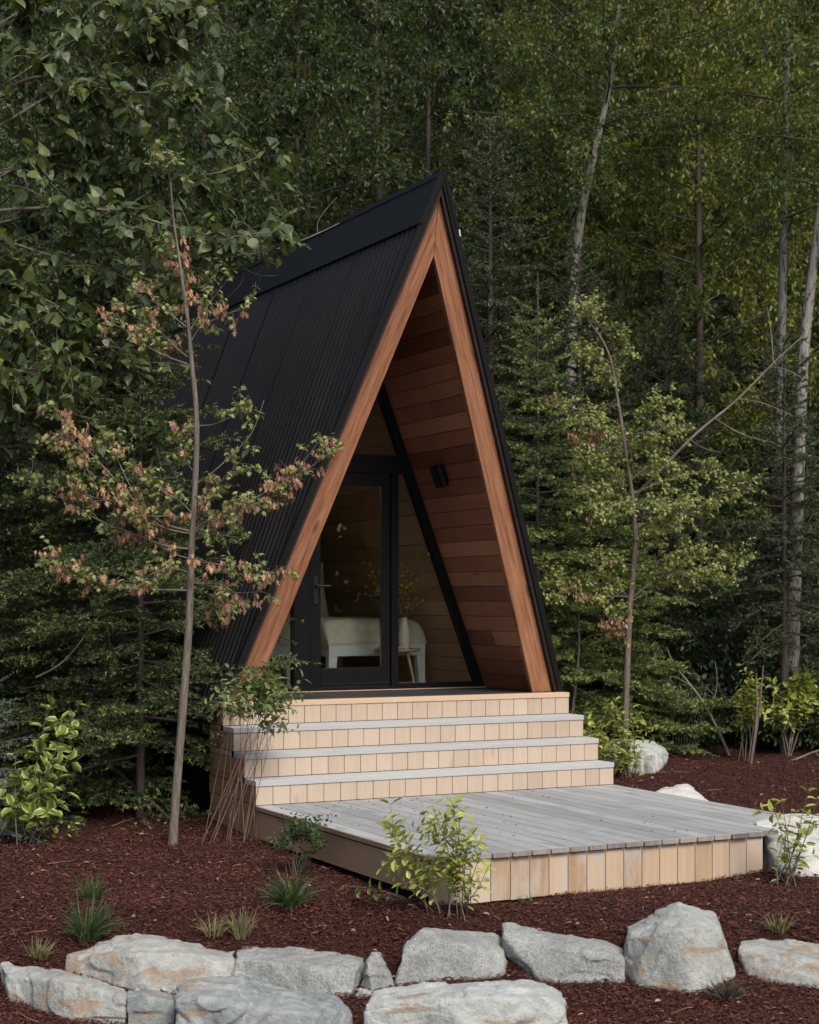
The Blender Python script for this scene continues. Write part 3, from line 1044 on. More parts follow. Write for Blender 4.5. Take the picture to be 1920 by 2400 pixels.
def hull_mesh(pts, cuts, rs):
    bm = bmesh.new()
    for p in pts:
        bm.verts.new(p)
    bmesh.ops.convex_hull(bm, input=bm.verts)
    bmesh.ops.delete(bm, geom=[v for v in bm.verts if not v.link_faces], context='VERTS')
    c = sum((v.co for v in bm.verts), Vector()) / len(bm.verts)
    def recut(pl, nrm):
        bmesh.ops.bisect_plane(bm, geom=bm.verts[:] + bm.edges[:] + bm.faces[:], plane_co=pl, plane_no=nrm, clear_outer=True)
        pp = [q.co.copy() for q in bm.verts]
        bm.clear()
        for p in pp:
            bm.verts.new(p)
        bmesh.ops.convex_hull(bm, input=bm.verts)
        bmesh.ops.delete(bm, geom=[q for q in bm.verts if not q.link_faces], context='VERTS')
    # break the big faces into flat facets that meet at shallow angles, then knock off a few corners
    for k in range(cuts * 2):
        bm.normal_update()
        fs = [f for f in bm.faces]
        ar = np.array([f.calc_area() for f in fs])
        f = fs[int(rs.choice(len(fs), p=ar / ar.sum()))]
        n0 = f.normal.copy()
        if n0.dot(f.calc_center_median() - c) < 0:
            n0 = -n0
        nrm = (n0 + Vector(rs.normal(0, .24, 3))).normalized()
        far = max((q.co - c).dot(nrm) for q in bm.verts)
        recut(c + nrm * far * rs.uniform(.945, .988), nrm)
    for k in range(max(2, cuts // 2)):
        vs = [v for v in bm.verts]
        d = vs[int(rs.integers(len(vs)))].co - c
        nrm = (d.normalized() + Vector(rs.normal(0, .3, 3))).normalized()
        far = max((q.co - c).dot(nrm) for q in bm.verts)
        recut(c + nrm * far * rs.uniform(.95, .985), nrm)
    me = bpy.data.meshes.new('rock')
    bm.to_mesh(me)
    bm.free()
    return me

def finish_rock(name, pts, mat, label, cat, vox, amp, seed, cuts=8, group=None):
    rs = np.random.default_rng(seed)
    pts = np.array(pts)
    c = pts.mean(0)
    c[2] = pts[:, 2].min()
    me = hull_mesh([Vector(p - c) for p in pts], cuts, rs)
    o = bpy.data.objects.new(name, me)
    COL.objects.link(o)
    rm = o.modifiers.new('r', 'REMESH')
    rm.mode = 'VOXEL'
    rm.voxel_size = vox
    bpy.context.view_layer.update()
    m2 = bpy.data.meshes.new_from_object(o.evaluated_get(bpy.context.evaluated_depsgraph_get()))
    o.modifiers.clear()
    o.data = m2
    bpy.data.meshes.remove(me)
    n = len(m2.vertices)
    co = np.empty(n * 3, np.float32)
    no = np.empty(n * 3, np.float32)
    m2.vertices.foreach_get('co', co)
    m2.vertices.foreach_get('normal', no)
    co, no = co.reshape(-1, 3), no.reshape(-1, 3)
    off = Vector(rs.uniform(0, 50, 3))
    d = np.empty(n)
    for i in range(n):
        p = Vector(co[i]) + off
        q = p + noise.noise_vector(p * 3.0) * .05
        # broken ledges (a quantised noise), then fine roughness
        s1 = noise.noise(Vector((q.x * 2.2 + q.z * 1.4, q.y * 2.2, q.z * 4.5 - q.x * .8))) * 2.6
        s2 = noise.noise(Vector((q.x * 6.5, q.y * 6.5, q.z * 9 + q.x * 2))) * 2.2
        d[i] = amp * (.50 * (math.floor(s1) + min(1, (s1 % 1) * 9)) + .17 * (math.floor(s2) + min(1, (s2 % 1) * 7))
                      + noise.fractal(q * 7, .75, 2.1, 5) * .20 + noise.fractal(q * 28, .8, 2.1, 3) * .10)
    co = co + no * d[:, None]
    m2.vertices.foreach_set('co', co.astype(np.float32).ravel())
    m2.materials.clear()
    m2.materials.append(mat)
    m2.polygons.foreach_set('use_smooth', np.ones(len(m2.polygons), bool))
    m2.update()
    m2.set_sharp_from_angle(angle=math.radians(30))
    o.location = c
    tag(o, label, cat, group)
    return o

Z5 = lambda x, y: (x / 1.797, 2000 + y / 1.797)
Z6 = lambda x, y: (900 + x / 1.691, 2000 + y / 1.691)
Z4 = lambda x, y: (1100 + x / 2.104, 1550 + y / 2.104)

def rock(zm, bt, ft, fb, D, mat, label, seed, Y0=None, amp=.022, vox=.0100, lean=.05, cat='rock', group='boulders edging the mulch bed', name='boulder', cuts=2):
    fbp = [zm(*p) for p in fb]
    xs_ = [p[0] for p in fbp]
    ys_ = [ground_at(*p)[1] - .02 if Y0 is None else Y0 for p in fbp]
    o_ = np.argsort(xs_)
    YF = lambda px: float(np.interp(px, np.array(xs_)[o_], np.array(ys_)[o_]))
    pts = []
    for p in fb:
        q = at(*zm(*p), YF(zm(*p)[0]))
        pts += [q, q + V(0, .05, -.16)]
    for p in ft:
        pts.append(at(*zm(*p), YF(zm(*p)[0]) + lean))
    for i, p in enumerate(bt):
        q = at(*zm(*p), YF(zm(*p)[0]) + D * (.85 if i in (0, len(bt) - 1) else 1))
        pts += [q, q + V(0, .06, -.55)]
    return finish_rock(name, pts, mat, label, cat, vox, amp, seed, cuts, group)

rock(Z5, [(275, 402), (540, 352), (700, 368), (850, 385), (990, 408)], [(280, 432), (430, 440), (560, 425), (740, 420), (870, 435), (985, 455)],
     [(270, 500), (440, 550), (640, 595), (760, 570), (960, 545)], .42, M['rock_tan'], 'long flat-topped tan and grey stone ledge below the two grass tufts', 1)
rock(Z5, [(992, 400), (1025, 393), (1150, 426), (1450, 420), (1555, 425)], [(1000, 440), (1120, 462), (1300, 475), (1500, 470)],
     [(975, 540), (1100, 575), (1280, 612), (1480, 590), (1535, 530)], .40, M['rock_grey'], 'long speckled grey granite block joining the tan ledge on its right', 2)
rock(Z5, [(1560, 432), (1590, 424), (1642, 490)], [(1550, 480), (1640, 515)], [(1505, 565), (1565, 595), (1668, 560)], .22, M['rock_grey'],
     'small pointed grey rock dusted with mulch beside the long granite block', 3, vox=.012, amp=.02)
rock(Z6, [(95, 345), (150, 285), (250, 298), (335, 303), (440, 310), (492, 345)], [(85, 380), (170, 345), (330, 360), (482, 388)],
     [(48, 525), (100, 510), (235, 495), (470, 482), (490, 455)], .36, M['rock_grey'], 'blocky grey granite rock with a pale top and brownish front face', 4)
rock(Z6, [(475, 278), (560, 293), (720, 318), (900, 358), (948, 380)], [(480, 335), (600, 385), (760, 395), (945, 420)],
     [(560, 450), (625, 505), (720, 515), (860, 495), (948, 508)], .36, M['rock_grey'], 'speckled grey rock with a sloping top and mulch caught in a hollow', 5)
rock(Z6, [(960, 285), (1080, 235), (1170, 203), (1215, 228), (1312, 236)], [(958, 322), (1050, 318), (1120, 322), (1190, 298), (1325, 302)],
     [(958, 475), (1000, 520), (1210, 552), (1290, 535), (1398, 488), (1385, 440)], .50, M['rock_ochre'], 'largest upright grey boulder with an orange patch on its front', 6, amp=.019)
rock(Z6, [(1412, 332), (1480, 334), (1600, 358), (1725, 365), (1860, 390)], [(1412, 385), (1500, 400), (1640, 428), (1860, 440)],
     [(1430, 455), (1450, 485), (1600, 515), (1760, 530), (1860, 540)], .40, M['rock_tan'], 'low tan-grey layered rock cut off by the right edge', 7)
rock(Z5, [(5, 460), (90, 468), (250, 500), (390, 540), (520, 575)], [(15, 520), (150, 525), (270, 545), (525, 605)],
     [(35, 620), (150, 655), (330, 705), (525, 725)], .36, M['rock_tan'], 'low tan stone ledge in the bottom left corner', 8)
rock(Z5, [(540, 572), (650, 585), (735, 605)], [(532, 605), (620, 600), (745, 622)], [(530, 735), (620, 750), (735, 735)], .28, M['rock_blue'],
     'small blue-grey block wedged between two larger front rocks', 9, vox=.013, amp=.022)
rock(Z5, [(770, 552), (900, 538), (1050, 543), (1200, 568), (1360, 597), (1440, 640)], [(748, 625), (850, 622), (1000, 650), (1250, 675), (1475, 680)],
     [(735, 800), (1100, 820), (1490, 800)], .48, M['rock_blue'], 'broad rough blue-grey boulder at the bottom of the picture', 10, amp=.028)
rock(Z6, [(-30, 545), (20, 530), (370, 512), (540, 520), (660, 540), (702, 572)], [(-70, 600), (100, 592), (300, 572), (500, 584), (640, 580), (718, 610)],
     [(-75, 800), (300, 820), (740, 790)], .42, M['rock_pale'], 'broad whitish boulder with a ragged top at the bottom centre', 11, amp=.028)
b = [(1405, 806, 11.46), (1425, 797, 11.58), (1500, 770, 11.86), (1560, 757, 12.05), (1650, 757, 12.15), (1780, 775, 12.1), (1900, 830, 11.9)]
pts = [at(*Z4(x, y), Y) + V(0, 0, .012) for x, y, Y in b] + [at(*Z4(x, y), Y) - V(0, -.05, .5) for x, y, Y in b]
pts += [at(*Z4(x, y), Y) for x, y, Y in [(1495, 900, 11.25), (1500, 1010, 11.18), (1560, 1075, 11.0), (1650, 1060, 10.95), (1740, 1125, 10.9), (1900, 1120, 11.0), (1650, 900, 11.1), (1850, 920, 11.15)]]
pts += [p - V(0, -.05, .2) for p in pts[-8:]]
finish_rock('boulder', pts, M['rock_white'], 'large smooth white boulder that the right corner of the deck is cut around', 'rock', .02, .02, 12, 3)
rock(Z4, [(672, 402), (700, 384), (800, 386), (972, 425)], [(690, 470), (790, 440), (905, 452), (975, 462)], [(690, 530), (780, 548), (920, 556), (975, 500)], .75, M['rock_pale'],
     'squarish pale boulder beside the steps behind the slim young tree', 13, amp=.03, vox=.02, group=None, cuts=4)
rock(Z4, [(925, 640), (965, 620), (1070, 611), (1112, 640), (1195, 692)], [(925, 655), (1060, 650), (1120, 668), (1200, 700)], [(930, 720), (1080, 740), (1210, 740)], .35, M['rock_white'],
     'low crumbly white rock poking up beyond the right edge of the deck', 14, Y0=14.3, amp=.028, vox=.016, group=None)

for i, (x, y, r, mt) in enumerate([(1405, 608, 26, 'rock_pale'), (1447, 604, 17, 'rock_grey'), (1475, 590, 25, 'rock_pale'), (1527, 583, 21, 'rock_pale'), (1468, 632, 20, 'rock_grey'),
                                   (1480, 660, 22, 'rock_blue'), (1502, 690, 26, 'rock_pale'), (1440, 630, 14, 'rock_grey'), (640, 694, 24, 'rock_pale'),
                                   (690, 575, 15, 'rock_pale'), (575, 580, 13, 'rock_pale')]):
    p = at(*Z5(x, y), 9.1)
    rr = r / 1.797 / F * 9.1
    rs = np.random.default_rng(300 + i)
    pp = [p + unit(rs.normal(0, 1, 3)) * rr * rs.uniform(.85, 1.15) * V(1.1, 1, .85) for _ in range(16)]
    finish_rock('pebble', pp, M[mt], 'small broken stone packed between the large front boulders', 'stone', rr / 6, rr * .12, 400 + i, 2, 'rubble stones between the boulders')
p = at(*Z5(1526, 632), 9.12)
rs = np.random.default_rng(77)
finish_rock('pebble', [p + unit(rs.normal(0, 1, 3)) * .10 * rs.uniform(.85, 1.1) for _ in range(18)], M['rock_tan'], 'fist-sized rusty tan stone among the grey rubble between the boulders', 'stone', .012, .012, 78, 2, 'rubble stones between the boulders')

# ------------------------------------------------------------------ mulch: loose bark chips lying on the ground
def in_cabin(x, y, pad=0.):
    dx, dy = x - TX, y - TY
    u = dx * cs + dy * sn
    v = -dx * sn + dy * cs
    return (u > -pad) & (u < WID + pad) & (v > -3 * TRD - DECKL + .15) & (v < BACK)

def build_mulch():
    n = 850000
    # even density in the picture, so nearer ground gets more chips per metre
    Y = 8.0 / (1 - R.random(n) * (1 - 8.0 / 19.0))
    X = (R.random(n) * 2 - 1) * Y * .285
    keep = ~in_cabin(X, Y) & (Y < 18.6)
    X, Y = X[keep], Y[keep]
    n = len(X)
    gx, gy = np.arange(-6, 6.01, .08), np.arange(7, 20, .08)
    G = np.array([[gz(a, b_) for a in gx] for b_ in gy])
    fx, fy = (X - gx[0]) / .08, (Y - gy[0]) / .08
    ix, iy = fx.astype(int), fy.astype(int)
    ax, ay = fx - ix, fy - iy
    Z = G[iy, ix] * (1 - ax) * (1 - ay) + G[iy, ix + 1] * ax * (1 - ay) + G[iy + 1, ix] * (1 - ax) * ay + G[iy + 1, ix + 1] * ax * ay
    P = np.stack([X, Y, Z + R.uniform(.0, .022, n)], -1)
    a = R.uniform(0, 2 * math.pi, n)
    D = np.stack([np.cos(a), np.sin(a), R.normal(0, .28, n)], -1)
    N = np.stack([R.normal(0, .35, n), R.normal(0, .35, n), np.ones(n)], -1)
    tm = (V([-.5, -.5, 0], [.5, -.5, .05], [.38, .5, .05], [-.5, .42, 0]), [np.array([[0, 1, 2, 3]])])
    L_ = R.gamma(2.0, .0050, n).clip(.0042, .075)
    mb = MB()
    tint = np.where(R.random(n) < .014, R.uniform(.93, 1, n), R.beta(2.4, 2.4, n) * .9)
    leaves(mb, P, D, N, L_, tm, tint, 0, R.uniform(.12, .42, n)[:, None, None])
    tag(mb.build('mulch', M['mulch']), 'loose reddish brown bark chips covering the planting bed', 'mulch', None, 'stuff')
build_mulch()

def bed_litter():
    """fallen leaves and bits of twig lying on the mulch"""
    n = 420
    Y = 8.3 / (1 - R.random(n) * (1 - 8.3 / 18.5))
    X = (R.random(n) * 2 - 1) * Y * .27
    k = ~in_cabin(X, Y)
    X, Y = X[k], Y[k]
    n = len(X)
    P = np.array([[a, b_, gz(a, b_) + .024] for a, b_ in zip(X, Y)])
    mb = MB()
    leaves(mb, P, np.stack([R.normal(0, 1, n), R.normal(0, 1, n), R.normal(0, .15, n)], -1), V(0, 0, 1) + R.normal(0, .35, (n, 3)), R.uniform(.018, .05, n), LEAF_OVAL, R.random(n) * .9, 0, 1.0)
    for a, b_ in zip(R.uniform(-2.6, 3.2, 70), R.uniform(8.6, 16.5, 70)):
        if in_cabin(a, b_):
            continue
        t_ = R.uniform(0, 6.28)
        tube(mb, wander(V(a, b_, gz(a, b_) + .022), V(math.cos(t_), math.sin(t_), .04), R.uniform(.06, .22), 4, 0, .2), .0028, .0015, 4, R.uniform(.1, .6))
    tag(mb.build('leaf_litter', M['leaf_dead']), 'scattered fallen leaves and twigs lying on the mulch', 'litter', None, 'stuff')
bed_litter()
# ==== PART 4 ====
# ------------------------------------------------------------------ plants
def shoots_to_needles(mb, P, D, Ls, per_m, nl, mi=1, tip=.25, tipcol=True, nw=1.0, flat=.35):
    """needles all round each shoot; the last part of a shoot may be pale new growth"""
    cnt = np.maximum(3, (Ls * per_m)).astype(int)
    idx = np.repeat(np.arange(len(P)), cnt)
    n = len(idx)
    u = R.random(n)
    d = unit(D[idx])
    side = R.normal(0, 1, (n, 3))
    side[:, 2] = side[:, 2] * (1 - flat) + flat * .4
    side = unit(side - (side * d).sum(1)[:, None] * d)
    dd = unit(d * R.uniform(.35, .9, n)[:, None] + side)
    newg = (R.random(len(P)) < tip)[idx] & (u > .72) if tipcol else np.zeros(n, bool)
    tint = np.where(newg, R.uniform(.82, 1, n), R.beta(2, 2.5, n) * .78)
    pos = P[idx] + d * (u * Ls[idx])[:, None]
    leaves(mb, pos, dd, R.normal(0, 1, (n, 3)), nl * R.uniform(.7, 1.2, n) * (1 - .35 * (u > .85)), NEEDLE, tint, mi, nw)

def conifer(label, cat, X, Y, H, r, spread, nbr, needle='needle', per_m=85, nl=.036, z0=.05, droop=.35, lean=(0, 0), tip=.3, group=None, top_open=0., nw=1.0, dens=9., dead=0., name='fir_tree', az=None, ftop=.985):
    base = V(X, Y, gz(X, Y) - .05)
    t = thing(name, label, cat, base, 0, group)
    trunk = smooth_path([V(0, 0, 0), V(lean[0] * .4, lean[1] * .4, H * .35), V(lean[0] * .7, lean[1] * .7, H * .7), V(lean[0], lean[1], H)], 5)
    mb = MB()
    tube(mb, trunk, r, .006, 9)
    mb.build('trunk', M['bark_dark'], t)
    mb = MB()
    PP, DD, LL = [], [], []
    ga = R.uniform(0, 6)
    for k in range(nbr):
        f = z0 + (1 - z0) * ((k + R.random() * .8) / nbr) ** .92
        f = z0 + (f - z0) * ftop
        p, _ = along(trunk, [f])
        ga += 2.39996 + R.normal(0, .25)
        a = ga if az is None else az[0] + (az[1] - az[0]) * R.random()
        L_ = spread * (1 - f) ** (.75 + top_open) * R.uniform(.65, 1.12) + .10
        el = .75 * f ** 2 - .12 + R.normal(0, .1)
        d = V(math.cos(a) * math.cos(el), math.sin(a) * math.cos(el), math.sin(el))
        ns = max(3, int(L_ / .22))
        pts = wander(p[0], d, L_, ns, droop * (1 - f), .09)
        if len(pts) > 4:
            pts[-2:, 2] += .03 * L_
        tube(mb, pts, .004 + .011 * L_, .003, 5)
        nsh = int(L_ * dens) + 2
        for s in (-1, 1):
            u = np.sort(R.uniform(.16, .98, nsh))
            q, dq = along(pts, u)
            sd = unit(np.cross(dq, V(0, 0, 1)))
            ang = R.normal(.95, .18, nsh)[:, None]
            ds = unit(dq * np.cos(ang) + s * sd * np.sin(ang) + V(0, 0, 1) * R.normal(-.05, .16, (nsh, 1)))
            ls = (.42 * L_ * (1 - u) + .07) * R.uniform(.6, 1.1, nsh)
            ls = np.minimum(ls, .55)
            PP.append(q); DD.append(ds); LL.append(ls)
            big = ls > .17
            for qb, db, lb in zip(q[big], ds[big], ls[big]):
                m_ = int(lb / .055)
                uu = R.uniform(.2, .95, m_)
                ss = R.choice([-1, 1], m_)[:, None]
                s2 = unit(np.cross(db, V(0, 0, 1)))
                PP.append(qb + db * (uu * lb)[:, None]); DD.append(unit(db * .62 + ss * s2 + R.normal(0, .15, (m_, 3)))); LL.append((lb * .5 * (1 - uu) + .04))
        u = R.uniform(.35, .97, max(2, int(L_ * 5)))
        q, dq = along(pts, u)
        PP.append(q); DD.append(dq); LL.append(np.full(len(u), .18))
        PP.append(pts[-1:] ); DD.append(unit(pts[-1:] - pts[-2:-1])); LL.append(V(.09))
    # leader
    PP.append(trunk[-3:-1]); DD.append(unit(np.diff(trunk[-3:], axis=0))); LL.append(V(.3, .22))
    P_, D_, L2 = np.concatenate(PP), np.concatenate(DD), np.concatenate([np.atleast_1d(x) for x in LL])
    shoots_to_needles(mb, P_, D_, L2, per_m, nl, 1, tip, nw=nw)
    mb.build('crown', [M['bark_dark'], M[needle]], t)
    return t

def leafy_twigs(mb, P0, D0, L0, per, leaf, size, droop, mi=1, tint=None, spread=.045, tw=.0028, width=1.0, tubes=True, hang=.5):
    """twigs from P0 along D0, each carrying leaves"""
    for p, d, l in zip(P0, D0, L0):
        pts = wander(p, d, l, 4, droop, .28)
        if tubes:
            tube(mb, pts, tw, tw * .4, 3)
        n = max(3, int(per * R.uniform(.7, 1.3)))
        u = R.uniform(.1, 1, n)
        q, dq = along(pts, u)
        out = R.normal(0, 1, (n, 3))
        q = q + out * spread * .5
        dd = unit(dq * .55 + unit(out) * .8 + V(0, 0, -hang))
        nn = V(0, 0, 1) + R.normal(0, .45, (n, 3))
        tt = np.clip(R.beta(1.5, 2.0, n) * .75 + .25 * R.random(), 0, 1) if tint is None else tint(n)
        leaves(mb, q, dd, nn, size * R.uniform(.5, 1.25, n), leaf, tt, mi, width)

def broadleaf(label, cat, X, Y, H, r, spread, nl, nsub, per, leaf, size, mats, z0=.25, lean=(0, 0), rise=.5, droop=.25, group=None, tw_len=.27, az=None, name='broadleaf_tree', hang=.5, trunk_pts=None, base=None, tubes=True, peak=.45):
    base = V(X, Y, gz(X, Y) - .05) if base is None else base
    t = thing(name, label, cat, base, 0, group)
    if trunk_pts is None:
        trunk_pts = [V(0, 0, 0), V(lean[0] * .25 + R.normal(0, .05), lean[1] * .25, H * .33), V(lean[0] * .6 + R.normal(0, .08), lean[1] * .6, H * .66), V(lean[0], lean[1], H)]
    trunk = smooth_path(trunk_pts, 6)
    mt = MB()
    tube(mt, trunk, r, r * .12, 12)
    mb = MB()
    ga = R.uniform(0, 6)
    for k in range(nl):
        f = z0 + (.99 - z0) * (k + R.random()) / nl
        p, _ = along(trunk, [f])
        ga += 2.39996 + R.normal(0, .3)
        a = ga if az is None else R.uniform(*az)
        g = (f - z0) / (1 - z0)
        shape = (min(1, .45 + g / peak * .55) if g < peak else max(.12, 1 - (g - peak) / (1 - peak) * .85))
        L_ = spread * shape * R.uniform(.7, 1.15)
        el = rise * (.4 + .8 * g) + R.normal(0, .15)
        d = V(math.cos(a) * math.cos(el), math.sin(a) * math.cos(el), math.sin(el))
        pts = wander(p[0], d, L_, 8, droop, .22)
        tube(mt, pts, .004 + .0055 * L_, .003, 5, mi=1)
        u = R.uniform(.22, 1, nsub)
        q, dq = along(pts, u)
        sd = R.normal(0, 1, (nsub, 3))
        sd[:, 2] *= .28
        ds = unit(dq * .6 + unit(sd))
        for qq, dd, uu in zip(q, ds, u):
            l2 = (.30 * L_ * (1.15 - uu) + .12) * R.uniform(.7, 1.2)
            p2 = wander(qq, dd, l2, 4, droop * .6, .25)
            if tubes:
                tube(mt, p2, .0045, .002, 3, mi=1)
            m_ = max(2, int(l2 / .12))
            u3 = R.uniform(.25, 1, m_)
            q3, d3 = along(p2, u3)
            leafy_twigs(mb, q3, unit(d3 * .6 + R.normal(0, .6, (m_, 3))), np.full(m_, tw_len) * R.uniform(.5, 1.1, m_), per, leaf, size, droop, hang=hang, tubes=tubes)
    mt.build('trunk', [mats[0], M['bark_dark']], t)
    mb.build('crown', [M['bark_dark'], mats[1]], t)
    return t

def young_tree(label, trunk_px, branches, Y, r0, leaf_fn, seed, dy=.45, name='young_tree', dens=11., leaf=LEAF_LOBED, size=.062, mats=('bark', 'leaf_young', 'leaf_dead'), dead_lvl=.35, start=.25, tw=.16):
    global R
    keep = R
    R = np.random.default_rng(seed)
    b = at(*trunk_px[0], Y)
    t = thing(name, label, 'young tree', b)
    tr = [at(*p, Y) - b for p in trunk_px]
    tr[0] = tr[0] - V(0, 0, .06)
    mt = MB()
    trunk = smooth_path(tr, 4)
    rr = np.interp(np.linspace(0, 1, len(trunk)), [0, .04, .5, .8, 1], [r0 * 1.25, r0, r0 * .58, r0 * .28, .004])
    tube(mt, trunk, 0, 0, 12, rr=rr)
    mb = MB()
    for bi, spec in enumerate(branches):
        pxs, thick, bare = spec
        n = len(pxs)
        oy = R.uniform(-dy, dy)
        pts = [at(*p, Y + oy * (i / (n - 1)) ** 1.2) - b for i, p in enumerate(pxs)]
        pts = smooth_path(pts, 4)
        L_ = np.linalg.norm(np.diff(pts, axis=0), axis=1).sum()
        tube(mt, pts, thick, .0028, 6)
        if bare:
            continue
        m_ = int(L_ * dens) + 2
        u = R.uniform(start, 1, m_)
        u[:2] = 1
        q, dq = along(pts, u)
        patch = R.uniform(0, 9)
        for qq, dd, uu in zip(q, dq, u):
            side = R.normal(0, 1, 3)
            d0 = unit(dd * .5 + unit(side) * .8 + V(0, 0, .35))
            p2 = wander(qq, d0, tw * R.uniform(.5, 1.3), 4, .5, .3)
            tube(mt, p2, .0028, .0013, 4)
            is_dead = R.random() < (dead_lvl if leaf_fn is None else leaf_fn(bi, uu))
            k = int(R.integers(7, 14))
            q3, d3 = along(p2, R.uniform(.35, 1, k))
            q3 = q3 + R.normal(0, .014, (k, 3))
            o = R.normal(0, 1, (k, 3))
            o[:, 2] *= .5
            if is_dead:
                dv = unit(unit(o) * .35 + V(0, 0, -1))
                leaves(mb, q3, dv, R.normal(0, 1, (k, 3)), size * R.uniform(.75, 1.25, k), leaf, R.random(k), 2, .62)
            else:
                dv = unit(unit(o) * .8 + d3 * .4 + V(0, 0, -.55))
                leaves(mb, q3, dv, V(0, 0, 1) + R.normal(0, .6, (k, 3)), size * R.uniform(.55, 1.1, k), leaf, R.beta(2.2, 2, k), 1, .85)
    mt.build('trunk', M[mats[0]], t)
    mb.build('crown', [M[q] for q in mats], t)
    R = keep
    return t

# --- the slim young tree with withered leaves in front of the left roof slope
A = lambda x, y: (x / 2.054, 350 + y / 2.054)
tpx = [(403, 1996), (411, 1880), (429, 1660), (443, 1483), A(920, 2000), A(925, 1850), A(945, 1550), A(950, 1250), A(920, 1020), A(915, 900), A(882, 660), A(852, 450), A(835, 350), A(822, 150), A(800, 45)]
br = [
    ([A(922, 1838), A(1000, 1790), A(1120, 1740), A(1300, 1640), A(1460, 1560), A(1600, 1450)], .011, False),
    ([A(922, 1850), A(1010, 1800), A(1150, 1740), A(1280, 1690), A(1390, 1600), A(1540, 1400)], .008, False),
    ([A(918, 1840), A(800, 1810), A(700, 1755), A(610, 1650), A(500, 1530), A(400, 1420), A(300, 1390)], .011, False),
    ([A(912, 1850), A(790, 1830), A(660, 1740), A(560, 1690), A(430, 1680), A(330, 1600)], .007, False),
    ([A(915, 1924), A(800, 1915), A(640, 1850), A(450, 1780), A(250, 1650), A(150, 1560)], .009, False),
    ([A(912, 1970), A(830, 1950), A(740, 1890), A(620, 1850)], .006, False),
    ([A(918, 2125), A(800, 2120), A(600, 2115), A(450, 2090), A(330, 2020), A(230, 1960)], .008, False),
    ([A(935, 2088), A(1020, 2100), A(1100, 2140), A(1250, 2130)], .007, False),
    ([A(930, 1990), A(1000, 1990), A(1150, 2010), A(1300, 2040)], .007, False),
    ([A(935, 1880), A(1000, 1860), A(1090, 1800), A(1180, 1720), A(1260, 1720)], .006, False),
    ([A(902, 1032), A(830, 1010), A(700, 950), A(610, 870), A(540, 840)], .006, False),
    ([A(906, 862), A(830, 800), A(740, 740), A(690, 640)], .006, False),
    ([A(915, 870), A(960, 800), A(1010, 740), A(1070, 660)], .006, False),
    ([A(918, 930), A(960, 850), A(1080, 800), A(1170, 760)], .006, False),
    ([A(905, 1000), A(850, 960), A(800, 900), A(700, 830), A(600, 780)], .005, False),
    ([A(945, 1610), A(1010, 1570), A(1130, 1460), A(1220, 1370), A(1272, 1205)], .005, True),
    ([A(935, 1800), A(1000, 1700), A(1015, 1630), A(1100, 1580), A(1180, 1470)], .006, False),
    ([A(940, 1560), A(890, 1500), A(860, 1420), A(900, 1350)], .005, False),
    ([A(950, 1330), A(1020, 1330), A(1090, 1300), A(1170, 1260)], .005, False),
    ([A(930, 1760), A(860, 1680), A(760, 1640), A(660, 1540)], .006, False),
    ([A(910, 1800), A(840, 1760), A(740, 1770), A(640, 1750)], .005, False),
    ([A(925, 1700), A(960, 1690), A(1010, 1720)], .005, False),
    ([A(870, 620), A(880, 600), A(890, 560)], .004, False),
    ([A(895, 760), A(900, 740), A(930, 730)], .004, False),
    ([A(848, 470), A(830, 480), A(810, 480)], .004, False),
    ([A(820, 150), A(812, 100), A(800, 45)], .003, False),
    ([A(912, 2040), A(840, 2010), A(760, 2030), A(650, 2080)], .005, False),
    ([A(470, 1640), A(430, 1560), A(330, 1350), A(260, 1260)], .004, False),
    ([A(640, 1650), A(560, 1480), A(520, 1400)], .004, False),
    ([A(922, 2160), A(1010, 2190), A(1100, 2230), A(1150, 2230)], .005, False),
]
dead1 = lambda b, u: {0: .45, 22: 1, 23: 1, 6: .5, 7: .65, 12: .05, 18: .05, 13: .5, 2: .4, 24: .4, 25: 0, 19: .15, 16: .3}.get(b, .33)
young_tree('slim young tree with many withered brown leaves standing in front of the cabin roof', tpx, br, 12.3, .034, dead1, 21, dens=27, size=.055, dy=.4)

